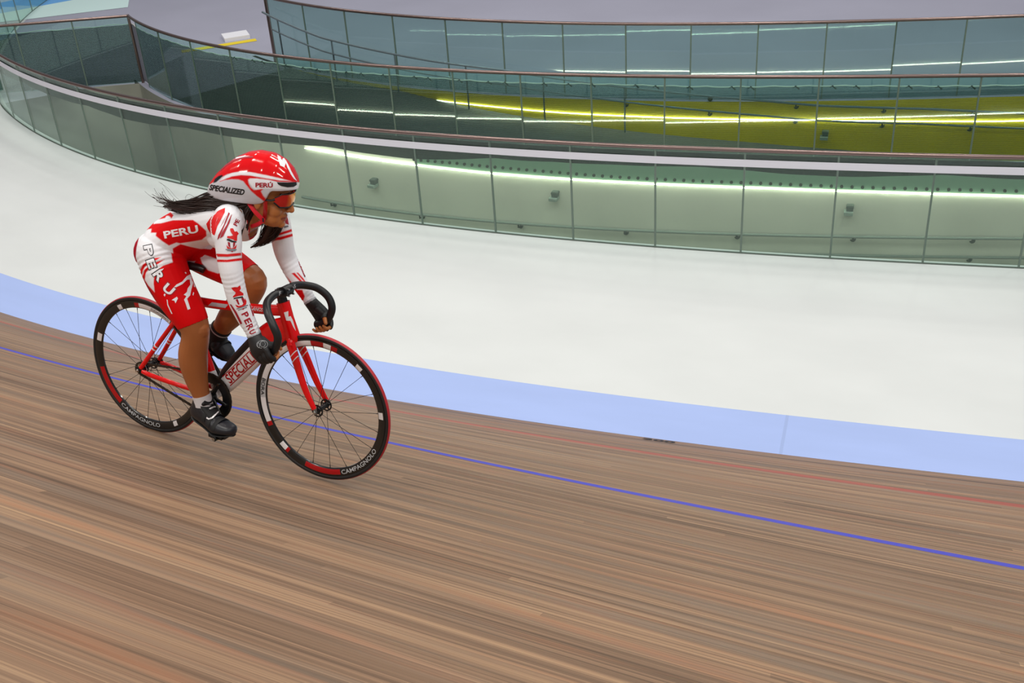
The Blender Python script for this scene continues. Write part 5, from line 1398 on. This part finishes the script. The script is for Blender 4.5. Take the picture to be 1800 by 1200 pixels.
def build_helmet(nF, nA):
    ff = [.0-.0472+.1687*0+.16875*math.cos(PI*i/(nF-1)) for i in range(nF)]
    raw = [hprof(f) for f in ff]; sm = np.array(raw); 
    for _ in range(3):
        sm[1:-1] = .25*sm[:-2]+.5*sm[1:-1]+.25*sm[2:]
    vs = []; fs = []
    for f, (top, w, rim, eq) in zip(ff, sm):
        for k in range(nA):
            t = 2*k/(nA-1)-1; a = abs(t); sg = -1 if t < 0 else 1
            if a > .72:
                q = (a-.72)/.28; u_ = eq+(rim-eq)*q; l = w*(1-.16*((eq-u_)/.07)**2)-.005*q**6
            else:
                ph = (1-a/.72)*PI/2; u_ = eq+(top-eq)*math.sin(ph)**.92; l = w*abs(math.cos(ph))**.86
            vs.append(Hd(f, sg*l, u_))
    for i in range(nF-1):
        for k in range(nA-1): fs.append((i*nA+k, (i+1)*nA+k, (i+1)*nA+k+1, i*nA+k+1))
    fs.append(tuple(range(nA))); 
    return vs, fs
vs, fs = build_helmet(150, 181)
me = bpy.data.meshes.new('helmet_shell'); me.from_pydata([tuple(p) for p in vs], [], fs); 
bm = bmesh.new(); bm.from_mesh(me); bmesh.ops.recalc_face_normals(bm, faces=bm.faces); bm.to_mesh(me); bm.free()
me.polygons.foreach_set('use_smooth', [True]*len(fs)); me.update()
HV, HN = mesh_arrays(me)
if ((HV-HV.mean(0))*HN).sum(1).mean() < 0: HN = -HN
hcol = np.tile(np.array(lin(206, 206, 214)[:3]), (len(HV), 1))
# the two flanks carry the same print: the far flank is read through the head's middle plane
mir = HV-2*((HV-HC)@hl)[:, None]*hl[None]; nmir = HN-2*(HN@hl)[:, None]*hl[None]
left = ((HV-HC)@hl) > .0
P_ = HV.copy(); N_ = HN.copy()
o = PRINT_O['helmet']; e1, e2, w_ = basis(o)
face = HN@w_ > .12
use_m = ~face & left
P_[use_m] = mir[use_m]; N_[use_m] = nmir[use_m]
hu_ = (HV-HC)@hu
hcol[(hu_ > .085) & ~(N_@w_ > .05)] = RED
paint(hcol, P_, N_, np.ones(len(HV), bool), 'helmet', thr=.05)
rearv = ((HV-HC)@hf < -.16) & ~face; hcol[rearv] = lin(150, 12, 20)[:3]
set_colors(me, hcol)
M_helm = mat('helmet_gloss', (210, 20, 26), .14, attr='print', coat=.35, spec=.3)
helmet = empty('helmet', None, None, (0, 0, 0), rider)
hs = newobj('helmet_shell', me, helmet, M_helm)
md = hs.modifiers.new('thickness', 'SOLIDIFY'); md.thickness = .010; md.offset = -1
hb2 = BVHTree.FromPolygons([tuple(p) for p in vs], fs)
for i_ in range(len(PRINTS['helmet'])):
    if i_ not in FIELD['helmet']: motif('helmet', hb2, hs, skip=[k for k in range(20) if k != i_], name='helmet_print_and_glint', base=.0008)  # these pieces include the painted highlight of the vent ridge
M_slot = mat('dark_vent', (10, 10, 14), .6)
put('helmet_SPECIALIZED', 'SPECIALIZED', 'black', .0235, None, .040, None, .25, hb2, hs, .0012, name='helmet_lettering')
put('helmet_PERU', 'PERÚ', 'dark_red', .0225, None, .038, None, 0, hb2, hs, .0012, name='helmet_lettering')
# padding inside
mb = MB(); mb.sphere(Hd(-.030, 0, .062), np.array((.118, .086, .088))*HS, 24, R=HR); mb.obj('padding', M_slot, helmet)
# straps with buckle
M_strap = mat('red_webbing', (230, 20, 44), .6)
def ribbon_strap(pts, w, nrm, th=.0018):
    S = spline(pts, 6); mb = MB(); mb.tube([p for p in S], [(th, w)]*len(S), n=8, up=nrm); return mb
ew = basis((.75, -.08, 1.17)); wv = ew[2]
st1 = [(.722, -.086, 1.218), (.747, -.080, 1.183), (.770, -.058, 1.145)]
dst = np.array(st1[-1])-np.array(st1[0]); sidev = np.cross(wv, dst); sidev /= np.linalg.norm(sidev)
ribbon_strap(st1, .0082, sidev).obj('chin_strap', M_strap, helmet)
st2 = [(.770, -.056, 1.146), (.733, -.056, 1.124), (.695, -.050, 1.108)]
dst = np.array(st2[-1])-np.array(st2[0]); sidev = np.cross(wv, dst); sidev /= np.linalg.norm(sidev)
ribbon_strap(st2, .0075, sidev).obj('chin_strap', M_strap, helmet)
st3 = [tuple(Hd(.030, -.079, .004)), tuple(Hd(.034, -.073, -.035)), (.768, -.052, 1.150)]
ribbon_strap(st3, .0085, hf).obj('chin_strap', M_redd, helmet)
mb = MB(); mb.box((.768, -.0605, 1.148), (.020, .006, .016), R=np.stack([wv, ew[0], ew[1]], 1)); mb.obj('buckle', M_black, helmet)

# ---- hair: long locks streaming back over the shoulder and down beside the chin
M_hair = mat('dark_brown_hair', (46, 30, 24), .42, spec=.35)
hm = MB()
def bundle(pts, n, core=.62, seed=1, curl=0., jit=1., minr=.0009):
    r_ = np.random.default_rng(seed); S = np.array(spline(pts, 8)); L = len(S)
    T_ = np.gradient(S[:, :3], axis=0); T_ /= np.linalg.norm(T_, axis=1)[:, None]
    a_ = np.cross(T_, V(0, 1, .2)); a_ /= np.linalg.norm(a_, axis=1)[:, None]; b_ = np.cross(T_, a_)
    hm.tube(S[:, :3], [(max(.001, s[3]*core), max(.001, s[3]*core*.6)) for s in S], n=12)
    for k in range(n):
        an = r_.uniform(0, 2*PI); rr = math.sqrt(r_.uniform(.25, 1)); ph = r_.uniform(0, 6.28); i0 = int(r_.uniform(0, L*.25)); i1 = int(L*r_.uniform(.72, 1))
        p = []
        for i in range(i0, i1):
            t = i/(L-1); w = S[i, 3]*rr*(1+.12*math.sin(ph+5*t))*jit
            an2 = an+1.2*math.sin(2.2*t+ph)
            p.append(S[i, :3]+a_[i]*w*math.cos(an2)+b_[i]*w*.62*math.sin(an2)+a_[i]*curl*math.sin(9*t+ph)*t*t)
        if len(p) < 4: continue
        m = len(p); w0 = r_.uniform(minr, minr*2.6)
        hm.tube(p, [w0*(1-.75*(i/(m-1))**2)+.0002 for i in range(m)], n=5)
bundle([(.735, -.066, 1.235, .020), (.690, -.085, 1.216, .027), (.640, -.100, 1.208, .042), (.560, -.112, 1.201, .043), (.470, -.112, 1.172, .037), (.370, -.104, 1.156, .026), (.315, -.095, 1.150, .017), (.272, -.088, 1.143, .007)], 190, seed=3, curl=.010)
bundle([(.725, -.070, 1.215, .018), (.708, -.086, 1.180, .014), (.700, -.098, 1.140, .010), (.694, -.112, 1.095, .006), (.690, -.118, 1.060, .003)], 34, seed=5, core=.7)
bundle([(.715, -.050, 1.215, .022), (.700, -.060, 1.170, .018), (.690, -.064, 1.130, .011), (.690, -.068, 1.095, .004)], 40, seed=8, core=.75)
bundle([(.725, .055, 1.185, .030), (.738, .050, 1.140, .041), (.724, .055, 1.096, .044), (.702, .058, 1.055, .039), (.660, .055, 1.012, .021), (.612, .040, .982, .007)], 120, seed=11, core=.75, curl=.004)
# curling ends and stray strands
r_ = np.random.default_rng(21)
for k in range(34):
    t0 = r_.uniform(0, 1); b0 = V(.368+.050*r_.uniform(-1, 1), -.095+.03*r_.uniform(-1, 1), 1.150+.014*r_.uniform(-1, 1)); R_ = r_.uniform(.014, .034); ph = r_.uniform(.2, 2.2)
    p = [b0+V(-.085*t, .01*math.sin(3*t+ph), .004)+V(-R_*math.sin(ph*2.4*t), 0, R_*(1-math.cos(ph*2.4*t)))*t for t in np.linspace(0, 1, 14)]
    hm.tube(p, [.0015*(1-.8*i/13)+.0002 for i in range(14)], n=5)
for q in ([(.40, -.10, 1.165), (.340, -.095, 1.172), (.300, -.09, 1.190), (.272, -.085, 1.222)], [(.42, -.10, 1.170), (.360, -.095, 1.190), (.310, -.09, 1.225), (.262, -.085, 1.243)], [(.41, -.10, 1.168), (.345, -.095, 1.185), (.285, -.09, 1.236), (.255, -.085, 1.245)], [(.52, -.09, 1.235), (.47, -.09, 1.215), (.43, -.095, 1.200), (.425, -.10, 1.175)], [(.45, -.09, 1.205), (.42, -.09, 1.215), (.40, -.092, 1.200), (.41, -.10, 1.17)]):
    S = spline(q, 7); hm.tube([p for p in S], [.0006]*len(S), n=4)
hm.obj('hair', M_hair, rider)
